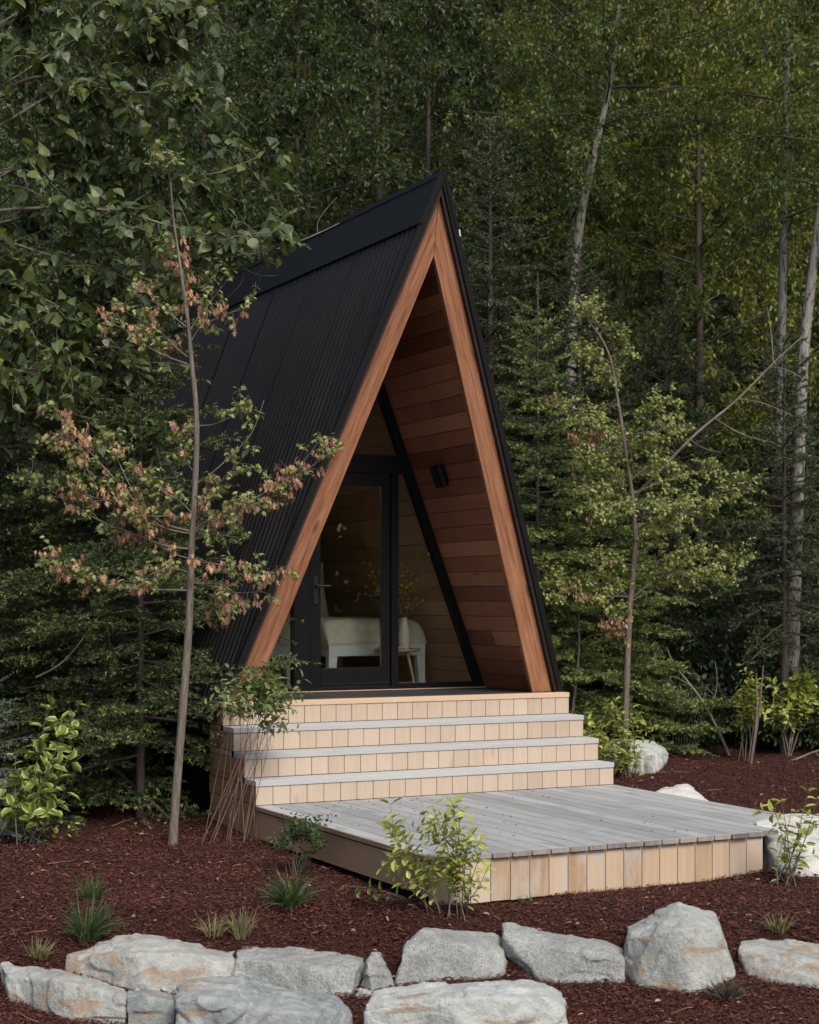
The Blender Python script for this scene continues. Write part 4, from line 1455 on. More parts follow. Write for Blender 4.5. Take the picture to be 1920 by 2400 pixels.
# --- the slim young tree to the right of the steps
B = lambda x, y: (1100 + x / 2.104, 600 + y / 2.104)
C = lambda x, y: (1200 + x / 2.396, 1200 + y / 2.396)
tpx = [C(630, 1560), C(635, 1200), C(642, 1000), C(655, 680), C(662, 500), C(680, 350), C(700, 120), B(820, 1400), B(810, 1200), B(770, 970), B(748, 800), B(720, 640), B(705, 530), B(680, 460), B(640, 385), B(590, 330), B(560, 250), B(540, 200)]
br = [
    ([C(668, 490), C(760, 410), C(850, 352), C(1000, 330), C(1150, 300), C(1300, 262)], .010, False),
    ([C(672, 500), C(780, 440), C(900, 380), C(1020, 380), C(1180, 370)], .008, False),
    ([C(664, 495), C(620, 440), C(560, 410), C(440, 400), C(300, 385), C(200, 360)], .010, False),
    ([C(660, 480), C(600, 470), C(480, 480), C(350, 470), C(250, 420)], .007, False),
    ([C(660, 590), C(620, 570), C(600, 540)], .005, False),
    ([C(655, 640), C(610, 650), C(560, 660)], .005, False),
    ([C(690, 300), C(620, 290), C(520, 290), C(420, 270)], .006, False),
    ([C(690, 310), C(800, 280), C(940, 240), C(1080, 220)], .006, False),
    ([C(700, 190), C(740, 150), C(800, 140), C(930, 110)], .006, False),
    ([C(700, 100), C(780, 50), C(880, 30), C(950, -20)], .006, False),
    ([B(822, 1350), B(880, 1320), B(1000, 1290), B(1120, 1230), B(1300, 1180), B(1360, 1120)], .008, False),
    ([B(815, 1240), B(900, 1260), B(1000, 1250), B(1060, 1260)], .006, False),
    ([B(812, 1180), B(750, 1230), B(680, 1250), B(580, 1240)], .006, False),
    ([B(805, 1130), B(740, 1140), B(650, 1150), B(540, 1120)], .006, False),
    ([B(800, 1100), B(850, 1060), B(900, 1030), B(930, 1000)], .006, False),
    ([B(812, 1170), B(950, 1110), B(1060, 1080), B(1190, 1050)], .006, False),
    ([B(765, 900), B(700, 880), B(620, 890), B(570, 900)], .006, False),
    ([B(755, 850), B(700, 800), B(600, 780), B(480, 765), B(400, 740)], .007, False),
    ([B(757, 865), B(850, 800), B(920, 760), B(1000, 700)], .007, False),
    ([B(760, 885), B(860, 870), B(960, 860), B(1050, 830)], .006, False),
    ([B(765, 930), B(700, 950), B(620, 960), B(570, 970)], .005, False),
    ([B(770, 960), B(740, 1010), B(700, 1060), B(620, 1070)], .005, False),
    ([B(702, 530), B(650, 500), B(590, 500), B(565, 460)], .005, False),
    ([B(695, 500), B(730, 480), B(770, 450), B(790, 410)], .005, False),
    ([B(705, 540), B(690, 570), B(680, 600)], .004, False),
    ([B(640, 385), B(660, 370), B(680, 360)], .004, False),
    ([B(560, 250), B(580, 240), B(600, 260)], .003, False),
    ([B(590, 330), B(570, 310), B(560, 290)], .003, False),
    ([B(805, 1000), B(790, 960), B(800, 900)], .004, False),
]
dead2 = lambda b, u: {5: 1, 16: .6, 14: .05, 3: .15, 28: .3}.get(b, .015)
young_tree('slim young tree with pale yellowish green leaves standing right of the steps', tpx, br, 16.2, .034, dead2, 22, dens=56., size=.047, dy=.6, mats=('bark', 'leaf_lit', 'leaf_dead'), tw=.2)

# --- conifers
conifer('broad dark fir with pale new tips behind the withered young tree on the left', 'conifer', -2.62, 14.2, 5.0, .075, 2.3, 140, per_m=130, tip=.8, z0=.05, nw=1.9, nl=.034)
conifer('small fir spreading its pale-tipped sprays against the left roof slope', 'conifer', -2.18, 13.5, 3.7, .04, 1.12, 58, per_m=130, tip=.8, z0=.14, nw=1.9, nl=.033, droop=.15)
conifer('tall dark fir under the cottonwood leaves, higher and farther left than the pale-tipped one', 'conifer', -4.3, 16.2, 7.4, .09, 2.3, 150, per_m=115, tip=.4, z0=.03, nw=2.0)
conifer('dense fir reaching to the ground at the far left behind the dogwood shrub', 'conifer', -3.75, 13.9, 3.9, .06, 1.45, 110, per_m=125, tip=.6, z0=.03, nw=1.9, nl=.032)
conifer('young bright green fir with a slender leading shoot right of the cabin', 'conifer', 1.30, 16.9, 5.05, .04, 1.32, 105, 'needle_fresh', per_m=130, tip=.7, z0=.08, droop=.1, nw=2.1, top_open=.30, nl=.036, dens=11., ftop=.89)
conifer('small yellowish green fir behind the slim tree with pale leaves', 'conifer', 2.05, 17.7, 3.5, .045, 1.45, 120, 'needle_fresh', per_m=125, tip=.7, z0=.05, nw=2.3, droop=.2, dens=12.)
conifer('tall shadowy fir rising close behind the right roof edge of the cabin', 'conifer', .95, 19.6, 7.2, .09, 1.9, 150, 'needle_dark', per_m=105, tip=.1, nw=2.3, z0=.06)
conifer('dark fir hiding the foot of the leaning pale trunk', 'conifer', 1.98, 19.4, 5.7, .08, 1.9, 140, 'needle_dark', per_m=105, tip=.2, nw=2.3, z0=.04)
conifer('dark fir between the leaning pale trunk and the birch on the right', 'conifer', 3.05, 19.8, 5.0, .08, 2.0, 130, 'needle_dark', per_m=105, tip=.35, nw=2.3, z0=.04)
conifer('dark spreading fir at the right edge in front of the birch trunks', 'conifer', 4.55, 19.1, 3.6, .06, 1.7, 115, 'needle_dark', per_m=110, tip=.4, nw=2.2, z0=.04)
conifer('narrow dark fir with bare lower stem hiding the foot of the pale bending trunk', 'conifer', 3.98, 17.7, 4.5, .05, 1.05, 90, 'needle_dark', per_m=115, tip=.35, nw=2.2, z0=.27)

# --- pale-trunked trees on the right, traced trunks
def traced_trunk(pxs, Y, r, label, leafm, seed, nl, spread, z0, size=.06, bark='bark_pale', **kw):
    base = at(*pxs[0], Y)
    pts = [at(*p, Y) - base for p in pxs]
    return broadleaf(label, 'tree', 0, 0, pts[-1][2], r, spread, nl, kw.pop('nsub', 11), kw.pop('per', 14), kw.pop('leaf', LEAF_OVAL), size, (M[bark], M[leafm]), z0=z0, trunk_pts=pts, base=base, name='birch_tree', **kw)
traced_trunk([(1318, 1700), (1332, 1100), (1344, 640), (1366, 473), (1400, 330), (1436, 178), (1452, 0), (1475, -350)], 20.6, .085, 'tree with a pale leaning trunk rising behind the young fir', 'leaf_mid', 1, 46, 2.2, .45, droop=.35)
traced_trunk([(1812, 1700), (1822, 1250), (1829, 1000), (1833, 700), (1838, 400), (1845, 150), (1850, -50), (1853, -400)], 19.4, .080, 'upright birch with a mottled white trunk near the right edge', 'leaf_olive', 2, 40, 2.1, .5, droop=.35, leaf=LEAF_OVAL)
traced_trunk([(1850, 1720), (1868, 1150), (1880, 850), (1898, 690), (1915, 540), (1940, 380), (1975, 150), (2010, -150)], 18.0, .085, 'pale trunk bending out of the frame at the right edge', 'leaf_mid', 3, 26, 1.8, .6, droop=.3)

# --- broadleaved wood behind, every tree its own
def wood_tree(label, px, Y, H, spread, leafm, nl=44, nsub=9, per=8, size=.072, leaf=LEAF_OVAL, **kw):
    return broadleaf(label, 'tree', (px - CX) / F * Y, Y, H, .04 + .005 * H, spread, nl, nsub, per, leaf, size, (M['bark_dark'], M[leafm]), name='broadleaf_tree', **kw)
w1 = wood_tree('dark leafy tree directly behind the ridge of the cabin roof', 700, 21.0, 9.0, 2.5, 'leaf_dark', 46, 12, 18, .074, z0=.10, droop=.3)
w2 = wood_tree('dark leafy tree with fine branches above the cabin peak', 1010, 22.3, 9.6, 2.4, 'leaf_dark', 46, 11, 18, .074, z0=.12, droop=.3)
w3 = wood_tree('shadowy tree behind the cottonwood branches at the upper left', 330, 19.6, 8.8, 2.3, 'leaf_dark', 46, 11, 18, .074, z0=.08, droop=.3)
w4 = wood_tree('green leafy tree behind the leaning pale trunk', 1330, 24.2, 10.5, 2.7, 'leaf_mid', 46, 11, 18, .078, z0=.10, droop=.3)
w5 = wood_tree('yellow-green tree filling the gap left of the upright birch', 1640, 23.2, 10.2, 2.6, 'leaf_olive', 46, 11, 18, .078, z0=.08, droop=.3)
w6 = wood_tree('golden yellowing tree at the top right behind the birches', 1800, 27.0, 12.5, 2.8, 'leaf_gold', 46, 11, 18, .085, z0=.25, droop=.3)
WG = 'trees of the wood behind the cabin'
for o in (w1, w2, w3, w4, w5, w6):
    o['group'] = WG
def wcopy(src, px, Y, sc, rz, label):
    X = (px - CX) / F * Y
    copy_thing(src, (X, Y, gz(X, Y) - .05), rz, sc, label, WG)
wcopy(w1, 480, 24.5, 1.15, 1.2, 'dark tree high up between the cottonwood and the cabin ridge, farther back')
wcopy(w2, 60, 21.5, 1.0, 2.2, 'dark tree at the far left edge behind the cottonwood leaves')
wcopy(w3, 880, 26.5, 1.25, .7, 'farther dark tree at the top centre above the cabin peak')
wcopy(w1, 1180, 27.0, 1.2, 2.9, 'farther dark tree at the top between cabin peak and leaning trunk')
wcopy(w6, 1450, 29.5, 1.05, 1.9, 'golden tree at the top behind the tip of the leaning trunk')
wcopy(w5, 1930, 24.5, 1.05, 2.6, 'yellow-green tree at the right edge behind the bending pale trunk')
wcopy(w4, 1560, 30.5, 1.3, 1.1, 'far green tree on the slope between the golden crowns')
wcopy(w2, 250, 27.5, 1.35, 4.0, 'far dark tree on the slope at the upper left')
wcopy(w1, 720, 31.0, 1.5, 5.0, 'far dark tree on the slope above the cabin ridge')
wcopy(w3, 1300, 33.0, 1.5, 3.6, 'far dark tree on the slope behind the leaning trunk')
wcopy(w4, 1850, 33.0, 1.45, .4, 'far green tree on the slope behind the birch at the right')

# --- cottonwood whose boughs reach in from the left
def cottonwood():
    global R
    keep, R = R, np.random.default_rng(91)
    Y = 13.3
    base = at(-420, 1900, Y)
    base[2] = gz(base[0], base[1]) - .05
    t = thing('cottonwood_tree', 'cottonwood with large heart-shaped leaves whose boughs hang in from the upper left', 'tree', base)
    top = at(-330, -700, Y)
    mt, mb = MB(), MB()
    tr = smooth_path([V(0, 0, 0), (top - base) * .3 + V(.1, .05, 0), (top - base) * .65 + V(-.05, .1, 0), top - base], 5)
    tube(mt, tr, .13, .04, 12)
    S_ = lambda x, y: (x / 1.797, y / 1.797)
    boughs = [
        [(-380, 480), (-150, 360), (0, 300), (140, 205), S_(370, 355), S_(540, 400), S_(740, 378), S_(900, 370)],
        [(-150, 330), S_(120, 300), S_(260, 340), S_(370, 355), S_(500, 265), S_(620, 175), S_(720, 110), S_(800, 60)],
        [(-380, 420), (-100, 120), S_(80, 50), S_(200, -30)],
        [(-380, 560), (-120, 430), S_(200, 690), S_(340, 680), S_(560, 740), S_(740, 745), S_(930, 735), S_(1110, 650)],
        [(-380, 620), (-100, 500), S_(200, 870), S_(420, 880), S_(560, 900), S_(730, 960), S_(900, 995), S_(1100, 1000), S_(1150, 975)],
        [(-380, 700), (-120, 620), (0, 655), (110, 700), (220, 770), (330, 850)],
        [(-380, 850), (-150, 860), A(0, 1035), A(140, 1082), A(260, 1110)],
        [(-380, 1000), (-150, 960), A(0, 1240), A(350, 1270), A(560, 1330), A(720, 1372)],
        [(-380, 300), (-200, 60), (0, -60), (180, -40), (330, 10), (470, 20)],
        [(-380, 380), (-150, 250), (20, 200), (120, 120), (240, 60), (380, 30)],
        [(-380, 700), (-150, 560), (0, 520), (120, 500), (200, 560), (270, 640)],
        [(-380, 780), (-150, 700), (0, 740), (60, 790), (140, 830), (190, 900)],
        [(-380, 520), (-150, 420), (0, 400), (120, 380), (210, 330), (330, 300)],
        [(-380, 640), (-150, 520), (0, 560), (150, 610), (280, 640), (390, 700)],
        [(-380, 830), (-150, 780), (0, 830), (100, 880), (190, 850), (300, 820)],
    ]
    for bi, px in enumerate(boughs):
        oy = R.uniform(-.5, .9)
        n = len(px)
        pts = smooth_path([at(*p, Y + oy * (i / (n - 1))) - base for i, p in enumerate(px)], 4)
        L_ = np.linalg.norm(np.diff(pts, axis=0), axis=1).sum()
        tube(mt, pts, .016, .004, 7)
        m_ = int(L_ * 21)
        u = R.uniform(.25, 1, m_)
        q, dq = along(pts, u)
        for qq, dd in zip(q, dq):
            side = R.normal(0, 1, 3)
            side[2] *= .8
            p2 = wander(qq, unit(dd * .5 + unit(side)), R.uniform(.10, .5), 5, .35, .3)
            tube(mt, p2, .0040, .0015, 4)
            k = int(R.integers(4, 10))
            q3, d3 = along(p2, R.uniform(.15, 1, k))
            o = R.normal(0, 1, (k, 3))
            o[:, 2] *= .3
            # leaf stalks, then the blade hanging from the stalk
            e = q3 + unit(unit(o) * .8 + d3 * .6 + V(0, 0, -.1)) * R.uniform(.02, .06, (k, 1))
            for a_, b_ in zip(q3, e):
                tube(mt, [a_, b_], .0014, .0011, 3)
            dv = unit(unit(o) * .7 + V(0, 0, -.6) + R.normal(0, .4, (k, 3)))
            leaves(mb, e, dv, unit(o) + V(0, -.2, .7) + R.normal(0, .6, (k, 3)), .115 * R.uniform(.35, 1.2, k), LEAF_HEART, R.beta(2, 2.6, k), 0, .92)
    mt.build('trunk', M['bark'], t)
    mb.build('crown', M['leaf_big'], t)
    R = keep
cottonwood()

def far_wood():
    """leafy cover of the slope far behind and to both sides: nobody could count it"""
    n = 330000
    Y = 21.5 + 36 * R.random(n) ** 1.3
    s = R.random(n) * 2 - 1
    X = s * Y * .62
    side = np.clip((np.abs(s * .62) - .27) / .05, 0, 1)          # taller thickets beyond both ends of the wood
    Z = np.interp(Y, GP_Y, GP_Z) + (1.6 + 8 * side) * R.random(n) ** 1.5 * (.6 + .4 * np.sin(X * 2.1 + Y * 1.3) * np.sin(X * .9 - Y * 2.2)) + .1
    P = np.stack([X, Y, Z], -1)
    mb = MB()
    leaves(mb, P, R.normal(0, 1, (n, 3)) - V(0, .4, .3), R.normal(0, .5, (n, 3)) + V(0, -.3, .9), R.uniform(.08, .2, n) * (1 + .8 * side), LEAF_OVAL, R.beta(1.5, 4, n), 0)
    tag(mb.build('undergrowth', M['leaf_dark']), 'dark leafy undergrowth covering the slope far behind the trees', 'undergrowth', None, 'stuff')
far_wood()

def facing_wood():
    n = 26000
    a = R.uniform(.15, 1.35, n)                      # to the right of and behind the camera, across the clearing
    rad = R.uniform(24, 30, n)
    X, Y = 1.5 + rad * np.sin(a + .45), 13 - rad * np.cos(a + .45)
    Z = -.8 + 9.5 * R.random(n) * (.8 + .2 * np.sin(a * 23))
    mb = MB()
    leaves(mb, np.stack([X, Y, Z], -1), R.normal(0, 1, (n, 3)), R.normal(0, 1, (n, 3)), R.uniform(.25, .6, n), LEAF_OVAL, R.beta(2, 2.4, n), 0)
    tag(mb.build('wood_edge', M['leaf_dark']), 'dark wood edge across the clearing, seen mirrored in the cabin door', 'wood', None, 'stuff')
facing_wood()
# ==== PART 5 ====
# ------------------------------------------------------------------ shrubs and ground plants
def stem_shrub(name, label, cat, base_px, tips, leafm, size, per_m, seed, Y=None, leaf=LEAF_OVAL, r=.006, lo=.3, cone=.03, bark='bark', twig=0., hang=.15, width=1., group=None, dy=.12, bspread=.05, opp=True):
    """stems from the ground to the given tips, with leaves up their length"""
    global R
    keep, R = R, np.random.default_rng(seed)
    if Y is None:
        b = ground_at(*base_px)
        Y = b[1]
    else:
        b = at(*base_px, Y)
        b[2] = gz(b[0], b[1])
    t = thing(name, label, cat, b, 0, group)
    ms, ml = MB(), MB()
    for tp in tips:
        e = at(*tp, Y + R.uniform(-dy, dy)) - b
        b0 = V(R.normal(0, bspread), R.normal(0, bspread), -.04)
        mid = b0 * .5 + e * .5 + V(R.normal(0, .03), R.normal(0, .03), 0) + V(0, 0, .08 * np.linalg.norm(e[:2]))
        pts = smooth_path([b0, mid, e], 6)
        L_ = np.linalg.norm(np.diff(pts, axis=0), axis=1).sum()
        tube(ms, pts, r, r * .35, 6)
        sets = [(pts, lo, L_)]
        for k in range(int(twig * L_)):
            q, dq = along(pts, [R.uniform(lo, .95)])
            s = R.normal(0, 1, 3)
            p2 = wander(q[0], unit(dq[0] * .6 + unit(s)), R.uniform(.08, .22), 4, -.1, .2)
            tube(ms, p2, r * .45, r * .2, 4)
            sets.append((p2, .1, R.uniform(.12, .22)))
        for pt, l0, ll in sets:
            n = max(3, int(ll * (1 - l0) * per_m))
            u = l0 + (1 - l0) * (np.arange(n) + R.random(n)) / n
            u[-2:] = 1
            q, dq = along(pt, u)
            a = np.arange(n) * 2.4 + R.uniform(0, 6)
            x = unit(np.cross(dq, V(.2, .9, .3)))
            y = np.cross(dq, x)
            out = x * np.cos(a)[:, None] + y * np.sin(a)[:, None]
            dv = unit(out + dq * R.uniform(.2, .7, (n, 1)) + V(0, 0, -hang))
            leaves(ml, q + out * cone * .3, dv, dq + V(0, 0, .5) + R.normal(0, .25, (n, 3)), size * R.uniform(.6, 1.15, n), leaf, R.beta(2, 2, n), 0, width)
    ms.build('stem', M[bark], t)
    ml.build('foliage', M[leafm], t)
    R = keep
    return t

def S8(x, y):
    return (x / 2.156, 1400 + y / 2.156)
def S3(x, y):
    return (480 + x / 2.396, 1550 + y / 2.396)

stem_shrub('dogwood_shrub', 'variegated dogwood shrub with yellow-edged leaves at the left edge', 'shrub', S8(130, 1250),
           [S8(400, 540), S8(240, 560), S8(340, 650), S8(350, 800), S8(330, 980), S8(80, 800), S8(20, 880), S8(170, 750), S8(200, 900), S8(60, 960), S8(200, 1080), S8(280, 700)],
           'leaf_vari', .118, 24, 31, r=.006, lo=.30, twig=5., width=1.15, dy=.3)
stem_shrub('dogwood_sprig', 'straggling low yellow-green sprig at the foot of the left dogwood shrub', 'plant', S8(250, 1240), [S8(370, 1140), S8(280, 1200), S8(210, 1230), S8(290, 1300), S8(40, 1270), S8(90, 1290)],
           'leaf_yel', .065, 26, 32, r=.004, lo=.4, width=1.1)
stem_shrub('leggy_shrub', 'leggy shrub with bare reddish stems and a leafy head beside the steps', 'shrub', (525, 1935),
           [S3(170, 130), S3(215, 90), S3(260, 70), S3(300, 90), S3(340, 100), S3(390, 110), S3(430, 90), S3(470, 150), S3(230, 170), S3(290, 180), S3(350, 190), S3(410, 200), S3(450, 260), S3(200, 200), S3(330, 60), S3(150, 180), S3(380, 160), S3(440, 150)],
           'leaf_shrub', .068, 56, 33, Y=12.42, r=.0036, lo=.84, twig=3.5, bspread=.12, dy=.25, bark='cane', leaf=LEAF_OVAL, width=.9)
stem_shrub('shrub', 'lime-leaved shrub leaning against the left side of the deck corner', 'shrub', S3(1330, 1340), [S3(1010, 905), S3(1080, 930), S3(1120, 1000), S3(1010, 1150), S3(1220, 1070), S3(1150, 1230)],
           'leaf_yel', .076, 54, 34, Y=9.88, r=.0045, lo=.35, twig=3., dy=.1)
stem_shrub('shrub', 'taller lime-leaved shrub with upright stems in front of the deck corner', 'shrub', S3(1430, 1350), [S3(1390, 800), S3(1440, 830), S3(1280, 810), S3(1250, 850), S3(1420, 950), S3(1480, 980), S3(1520, 1010), S3(1560, 1060), S3(1590, 1160)],
           'leaf_yel', .070, 56, 35, Y=9.84, r=.0045, lo=.28, twig=3., dy=.1, bspread=.06)
stem_shrub('creeping_sprig', 'low yellow-edged sprig lying on the mulch left of the deck corner', 'plant', S3(1230, 1350), [S3(790, 1260), S3(870, 1280), S3(930, 1320), S3(980, 1345), S3(1080, 1340), S3(1170, 1330)],
           'leaf_vari', .085, 18, 36, r=.004, lo=.45, bspread=.02, dy=.05, width=1.1)
stem_shrub('dwarf_shrub', 'tiny dark round-headed shrub on a thin stem beside the deck side', 'shrub', S3(500, 1200), [S3(480, 960), S3(520, 930), S3(560, 950), S3(600, 930), S3(630, 980), S3(470, 1010), S3(550, 1020), S3(610, 1030), S3(530, 900)],
           'leaf_dark', .036, 150, 37, Y=11.2, r=.0035, lo=.72, twig=9., bspread=.01)
stem_shrub('shrub', 'lime-leaved shrub in front of the white boulder at the right edge', 'shrub', Z4(1580, 1110), [Z4(1540, 690), Z4(1500, 710), Z4(1590, 740), Z4(1670, 640), Z4(1720, 680), Z4(1560, 850), Z4(1640, 800), Z4(1690, 800), Z4(1560, 1000), Z4(1640, 930)],
           'leaf_yel', .085, 26, 38, Y=10.75, r=.0045, lo=.3, twig=2., width=.9)
stem_shrub('shrub', 'narrow lime-leaved shrub right beside the end of the steps', 'shrub', Z4(660, 560), [Z4(570, 220), Z4(600, 240), Z4(620, 330), Z4(650, 300), Z4(660, 400), Z4(590, 320)], 'leaf_yel', .085, 40, 39, Y=15.7, r=.006, lo=.2, twig=3.)
stem_shrub('shrub', 'bushy lime-leaved shrub wrapped round the base of the right young tree', 'shrub', Z4(780, 640), [Z4(720, 190), Z4(700, 240), Z4(760, 260), Z4(800, 230), Z4(840, 250), Z4(830, 330), Z4(740, 350), Z4(850, 430), Z4(830, 570), Z4(720, 440)], 'leaf_yel', .085, 36, 40, Y=15.9, r=.006, lo=.2, twig=3.)
stem_shrub('shrub', 'rounded lime-leaved shrub lit against the dark wood at the right', 'shrub', Z4(1570, 430), [Z4(1640, 40), Z4(1580, 90), Z4(1690, 50), Z4(1530, 130), Z4(1670, 130), Z4(1560, 200), Z4(1640, 200), Z4(1530, 230), Z4(1600, 130), Z4(1690, 110)], 'leaf_yel', .095, 55, 41, Y=17.6, r=.007, lo=.5, twig=6.)
stem_shrub('sapling', 'thin bare-stemmed sapling with a lime leaf tuft at the right of the mulch bed', 'young tree', Z4(1385, 560), [Z4(1415, 60), Z4(1450, 20)], 'leaf_yel', .01, 3, 42, Y=17.0, r=.018, lo=.9, bspread=.0, dy=.02)
stem_shrub('shrub', 'small lime leaf clump just left of the thin bare-stemmed sapling', 'shrub', Z4(1370, 430), [Z4(1390, 60), Z4(1370, 110), Z4(1420, 90), Z4(1375, 180), Z4(1405, 150)], 'leaf_yel', .085, 60, 43, Y=17.2, r=.006, lo=.55, twig=5.)

# dark understorey: each bush its own
def bush(label, px, py_top, Y, w, leafm, size, seed, n=60, leaf=LEAF_OVAL, h=None, cat='bush'):
    global R
    keep, R = R, np.random.default_rng(seed)
    X = (px - CX) / F * Y
    b = V(X, Y, gz(X, Y) - .04)
    H = EYE - (py_top - HY) / F * Y - b[2] if h is None else h
    t = thing('bush', label, cat, b, 0, 'bushes at the edge of the wood')
    ms, ml = MB(), MB()
    for k in range(n):
        a = R.uniform(0, 6.28)
        rr = w * math.sqrt(R.random())
        e = V(rr * math.cos(a), rr * math.sin(a) * .8, H * R.uniform(.35, 1.0) * (1 - .45 * (rr / w) ** 2))
        pts = smooth_path([V(e[0] * .12, e[1] * .12, 0), V(e[0] * .5, e[1] * .5, e[2] * .65), e], 4)
        tube(ms, pts, .008, .003, 4)
        m_ = 9
        q, dq = along(pts, R.uniform(.3, 1, m_))
        leafy_twigs(ml, q, unit(dq * .4 + R.normal(0, .7, (m_, 3))), R.uniform(.12, .3, m_), 9, leaf, size, .2, mi=0, tubes=False)
    ms.build('stem', M['bark_dark'], t)
    ml.build('foliage', M[leafm], t)
    R = keep
    return t
bush('greyish leafy bush under the right-hand birches', 1790, 1270, 18.4, .95, 'leaf_grey', .060, 51, 80)
bush('dark bush at the edge of the mulch right of the pale boulder', 1570, 1560, 18.2, .9, 'leaf_dark', .060, 52, 60)
bush('dark bush in the lower right corner of the wood', 1880, 1580, 18.0, .9, 'leaf_dark', .060, 53, 60)
bush('dark leafy bush behind the pale boulder beside the steps', 1400, 1480, 18.3, .8, 'leaf_dark', .062, 54, 60)
bush('mid-height dark bush between the young tree and the greyish bush', 1610, 1380, 19.0, 1.0, 'leaf_dark', .065, 55, 70)
bush('low dark bush in the shadow left of the steps', 330, 1760, 15.4, .75, 'leaf_dark', .055, 56, 60)
bush('dark bush at the left edge behind the dogwood shrub', 60, 1650, 14.8, .7, 'leaf_dark', .055, 57, 60)
bush('small dark bush in the shadow right beside the left wall of the steps', 455, 1800, 15.2, .5, 'leaf_dark', .045, 58, 45)

conifer('blue spruce branch tips peeking in at the left edge', 'conifer', -3.20, 12.4, 1.25, .03, .62, 40, 'needle_blue', per_m=120, nl=.022, tip=0, z0=.05, droop=.2, nw=1.4, name='blue_spruce')

# bare leaning stems
def bare_stem(name, label, paths, Y, bark='twig', oy=.4, seed=1):
    global R
    keep, R = R, np.random.default_rng(seed)
    mb = MB()
    b = at(*paths[0][0][0], Y)
    for px, r0, r1 in paths:
        o = R.uniform(-oy, oy)
        n = len(px)
        pts = smooth_path([at(*p, Y + o * i / (n - 1)) - b for i, p in enumerate(px)], 4)
        tube(mb, pts, r0, r1, 7)
    ob = mb.build(name, M[bark])
    ob.location = b
    tag(ob, label, 'branch')
    R = keep
bare_stem('dead_branch', 'long bare grey branch slanting up to the right through the young tree', [
    ([B(820, 1180), B(900, 1100), B(1100, 890), B(1210, 800), B(1330, 705), B(1500, 525), B(1640, 400)], .019, .006),
    ([B(1500, 525), B(1490, 380), B(1470, 250)], .006, .003), ([B(1330, 705), B(1450, 720), B(1600, 790)], .006, .003),
    ([B(1210, 800), B(1350, 890), B(1500, 920)], .006, .003), ([B(1090, 905), B(1150, 950), B(1240, 970)], .005, .003),
    ([B(1490, 545), B(1570, 560), B(1640, 600)], .005, .003)], 16.6, oy=.15, seed=5)
bare_stem('dead_sapling', 'thin pale dead stem leaning left over the mulch at the right', [
    ([C(1230, 1395), C(1180, 1270), C(1090, 1090), C(1010, 980), C(900, 850), C(870, 760)], .020, .008), ([C(1010, 980), C(930, 930), C(880, 920)], .006, .003),
    ([C(1120, 1120), C(1160, 960), C(1140, 840)], .006, .003)], 17.6, oy=.1, seed=6)
bare_stem('dead_sapling', 'thin grey stem standing close to the right roof edge above the steps', [
    ([C(338, 1200), C(345, 1060), C(375, 830), C(378, 700), C(372, 560)], .020, .008), ([C(378, 740), C(440, 690), C(520, 690)], .005, .003), ([C(365, 990), C(430, 1020), C(490, 1080)], .006, .003)], 16.6, oy=.1, seed=7)
bare_stem('dry_cane', 'tangle of dry arching canes at the edge of the wood behind the pale boulder', [
    ([C(905 + 14 * k, 1330), C(900 + 24 * k, 1120 - 30 * (k % 3)), C(930 + 34 * (k - 4), 950 + 20 * (k % 4)), C(900 + 60 * (k - 3), 980 + 60 * (k % 3))], .006, .003) for k in range(9)], 17.9, oy=.3, seed=8)
bare_stem('dead_branch', 'pale fallen branch lying in the shadow at the far right edge of the mulch', [
    ([C(1520, 1410), C(1600, 1390), C(1680, 1350), C(1760, 1330)], .014, .008)], 17.3, oy=.05, seed=9)
bare_stem('dead_branch', 'bare grey branch curving through the fir in the left shadow', [
    ([S8(180, 405), S8(300, 350), S8(400, 240), S8(460, 150), S8(510, 80)], .009, .005)], 13.2, oy=.3, seed=10)
bare_stem('dead_branch', 'thin pale branch lying level in the shadow beside the young tree trunk', [([S8(430, 780), S8(540, 775), S8(650, 765), S8(760, 700)], .007, .004)], 13.9, oy=.2, seed=14)
bare_stem('bare_twig', 'bare forked twigs hanging over the upper left of the roof', [
    ([S_T(1430, 940), S_T(1340, 985), S_T(1150, 1060), S_T(1000, 1080), S_T(900, 1090)], .004, .007) for S_T in [lambda x, y: (x / 1.797, y / 1.797)]] + [
    ([(x / 1.797, y / 1.797) for x, y in pl], .004, .002) for pl in ([(1020, 1080), (1030, 1140), (1020, 1200), (960, 1250)], [(1110, 1075), (1140, 1110), (1175, 1115)], [(1030, 1130), (1090, 1165), (1170, 1160)], [(1340, 985), (1330, 930), (1420, 830)])], 13.6, oy=.1, seed=12)
stem_shrub('dead_conifer_twig', 'small withered rust-red conifer twig in the shadow left of the tree trunk', 'plant', S8(720, 960), [S8(700, 640), S8(730, 760), S8(690, 800), S8(710, 860), S8(860, 710), S8(740, 900)], 'rust', .035, 110, 61, Y=14.0, r=.004, lo=.2, leaf=LEAF_LANCE)
stem_shrub('dead_conifer_twig', 'rust-red dead conifer spray right of the cabin roof edge', 'plant', C(378, 720), [C(280, 640), C(270, 690), C(310, 620), C(340, 660), C(300, 720)], 'rust', .04, 110, 62, Y=16.9, r=.004, lo=.1, leaf=LEAF_LANCE)

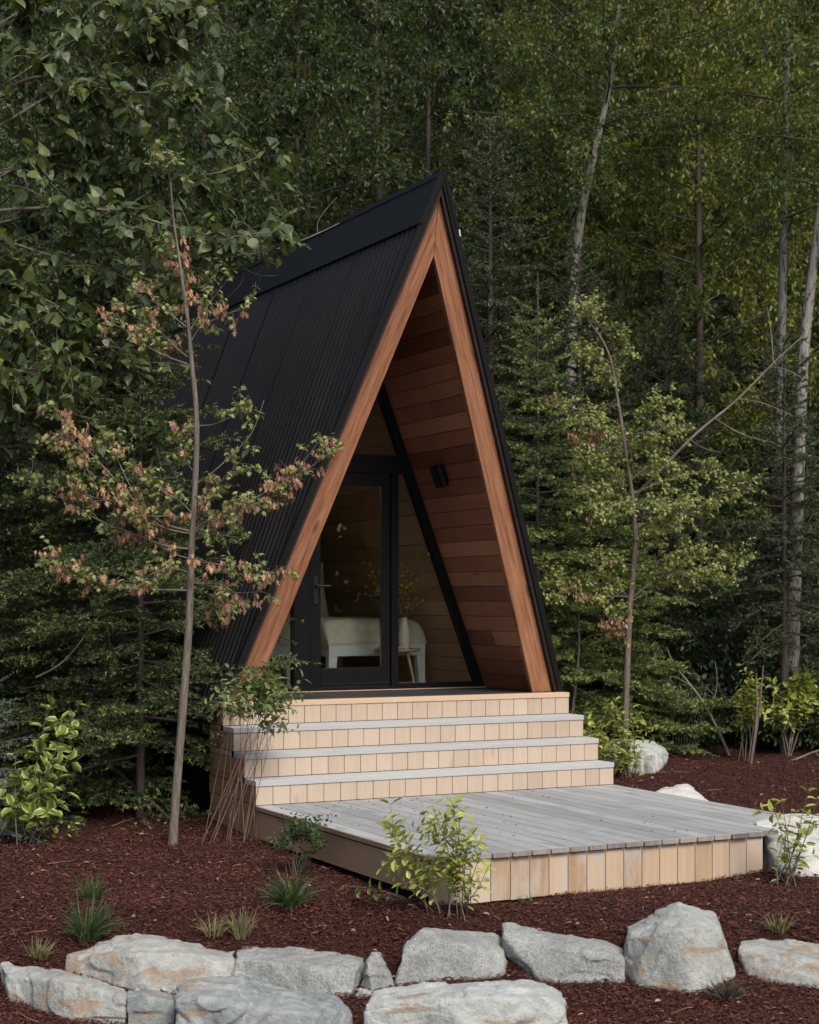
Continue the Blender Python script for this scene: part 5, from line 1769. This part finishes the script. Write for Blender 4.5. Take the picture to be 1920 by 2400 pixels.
# grass tufts
def tuft(name, label, base_px, h, n, spread, mat, seed, lean=(0, 0), Y=None):
    global R
    keep, R = R, np.random.default_rng(seed)
    b = ground_at(*base_px) if Y is None else at(*base_px, Y)
    mb = MB()
    for k in range(n):
        a = R.uniform(0, 6.28)
        d = V(math.cos(a) * spread * R.random() + lean[0], math.sin(a) * spread * R.random() + lean[1], 1.)
        L_ = h * R.uniform(.55, 1.15)
        pts = wander(V(math.cos(a), math.sin(a), -.1) * .05 * R.random(), d, L_, 5, R.uniform(.5, 1.5), .10)
        wv = np.cross(unit(d), R.normal(0, 1, 3))
        wv = unit(wv) * .0032
        wd = np.array([1, 1, .9, .7, .45, .1])[:, None]
        v_ = np.concatenate([pts - wv * wd, pts + wv * wd])
        i = np.arange(5)
        mb.add(v_, np.stack([i, i + 6, i + 7, i + 1], -1), R.random(), None, 0, True)
    o = mb.build(name, M[mat])
    o.location = b
    tag(o, label, 'grass')
    R = keep
tuft('grass_tuft', 'large dark green grass tuft on the mulch left of the deck', (682, 2128), .27, 230, .95, 'grass', 71, (-.05, -.1))
tuft('grass_tuft', 'small dark grass tuft, upper one of the two at the left', (216, 2112), .17, 130, .6, 'grass', 72)
tuft('grass_tuft', 'bushy dark grass tuft growing against the back of the tan ledge', (205, 2208), .27, 260, .75, 'grass', 73, (.12, 0))
tuft('grass_tuft', 'little half-dry grass tuft behind the bottom left rock', (92, 2250), .13, 80, .8, 'grass_dry', 74)
tuft('grass_tuft', 'little half-dry grass tuft behind the seam of the two long rocks', (498, 2196), .13, 70, .6, 'grass_dry', 75)
tuft('dead_tuft', 'grey-brown dead tuft standing right of the half-dry grass', (566, 2200), .17, 110, .35, 'grass_dry', 76)
tuft('grass_tuft', 'half-dry grass tuft on the mulch above the right-hand ledge', (1825, 2186), .13, 100, .9, 'grass_dry', 77)
tuft('dead_tuft', 'dark dead tuft at the foot of the largest boulder', (1700, 2345), .15, 130, 1.1, 'bark_dark', 78)
tuft('grass_tuft', 'small grey-green weed at the foot of the deck front', (1243, 2118), .08, 40, 1.2, 'grass', 79)
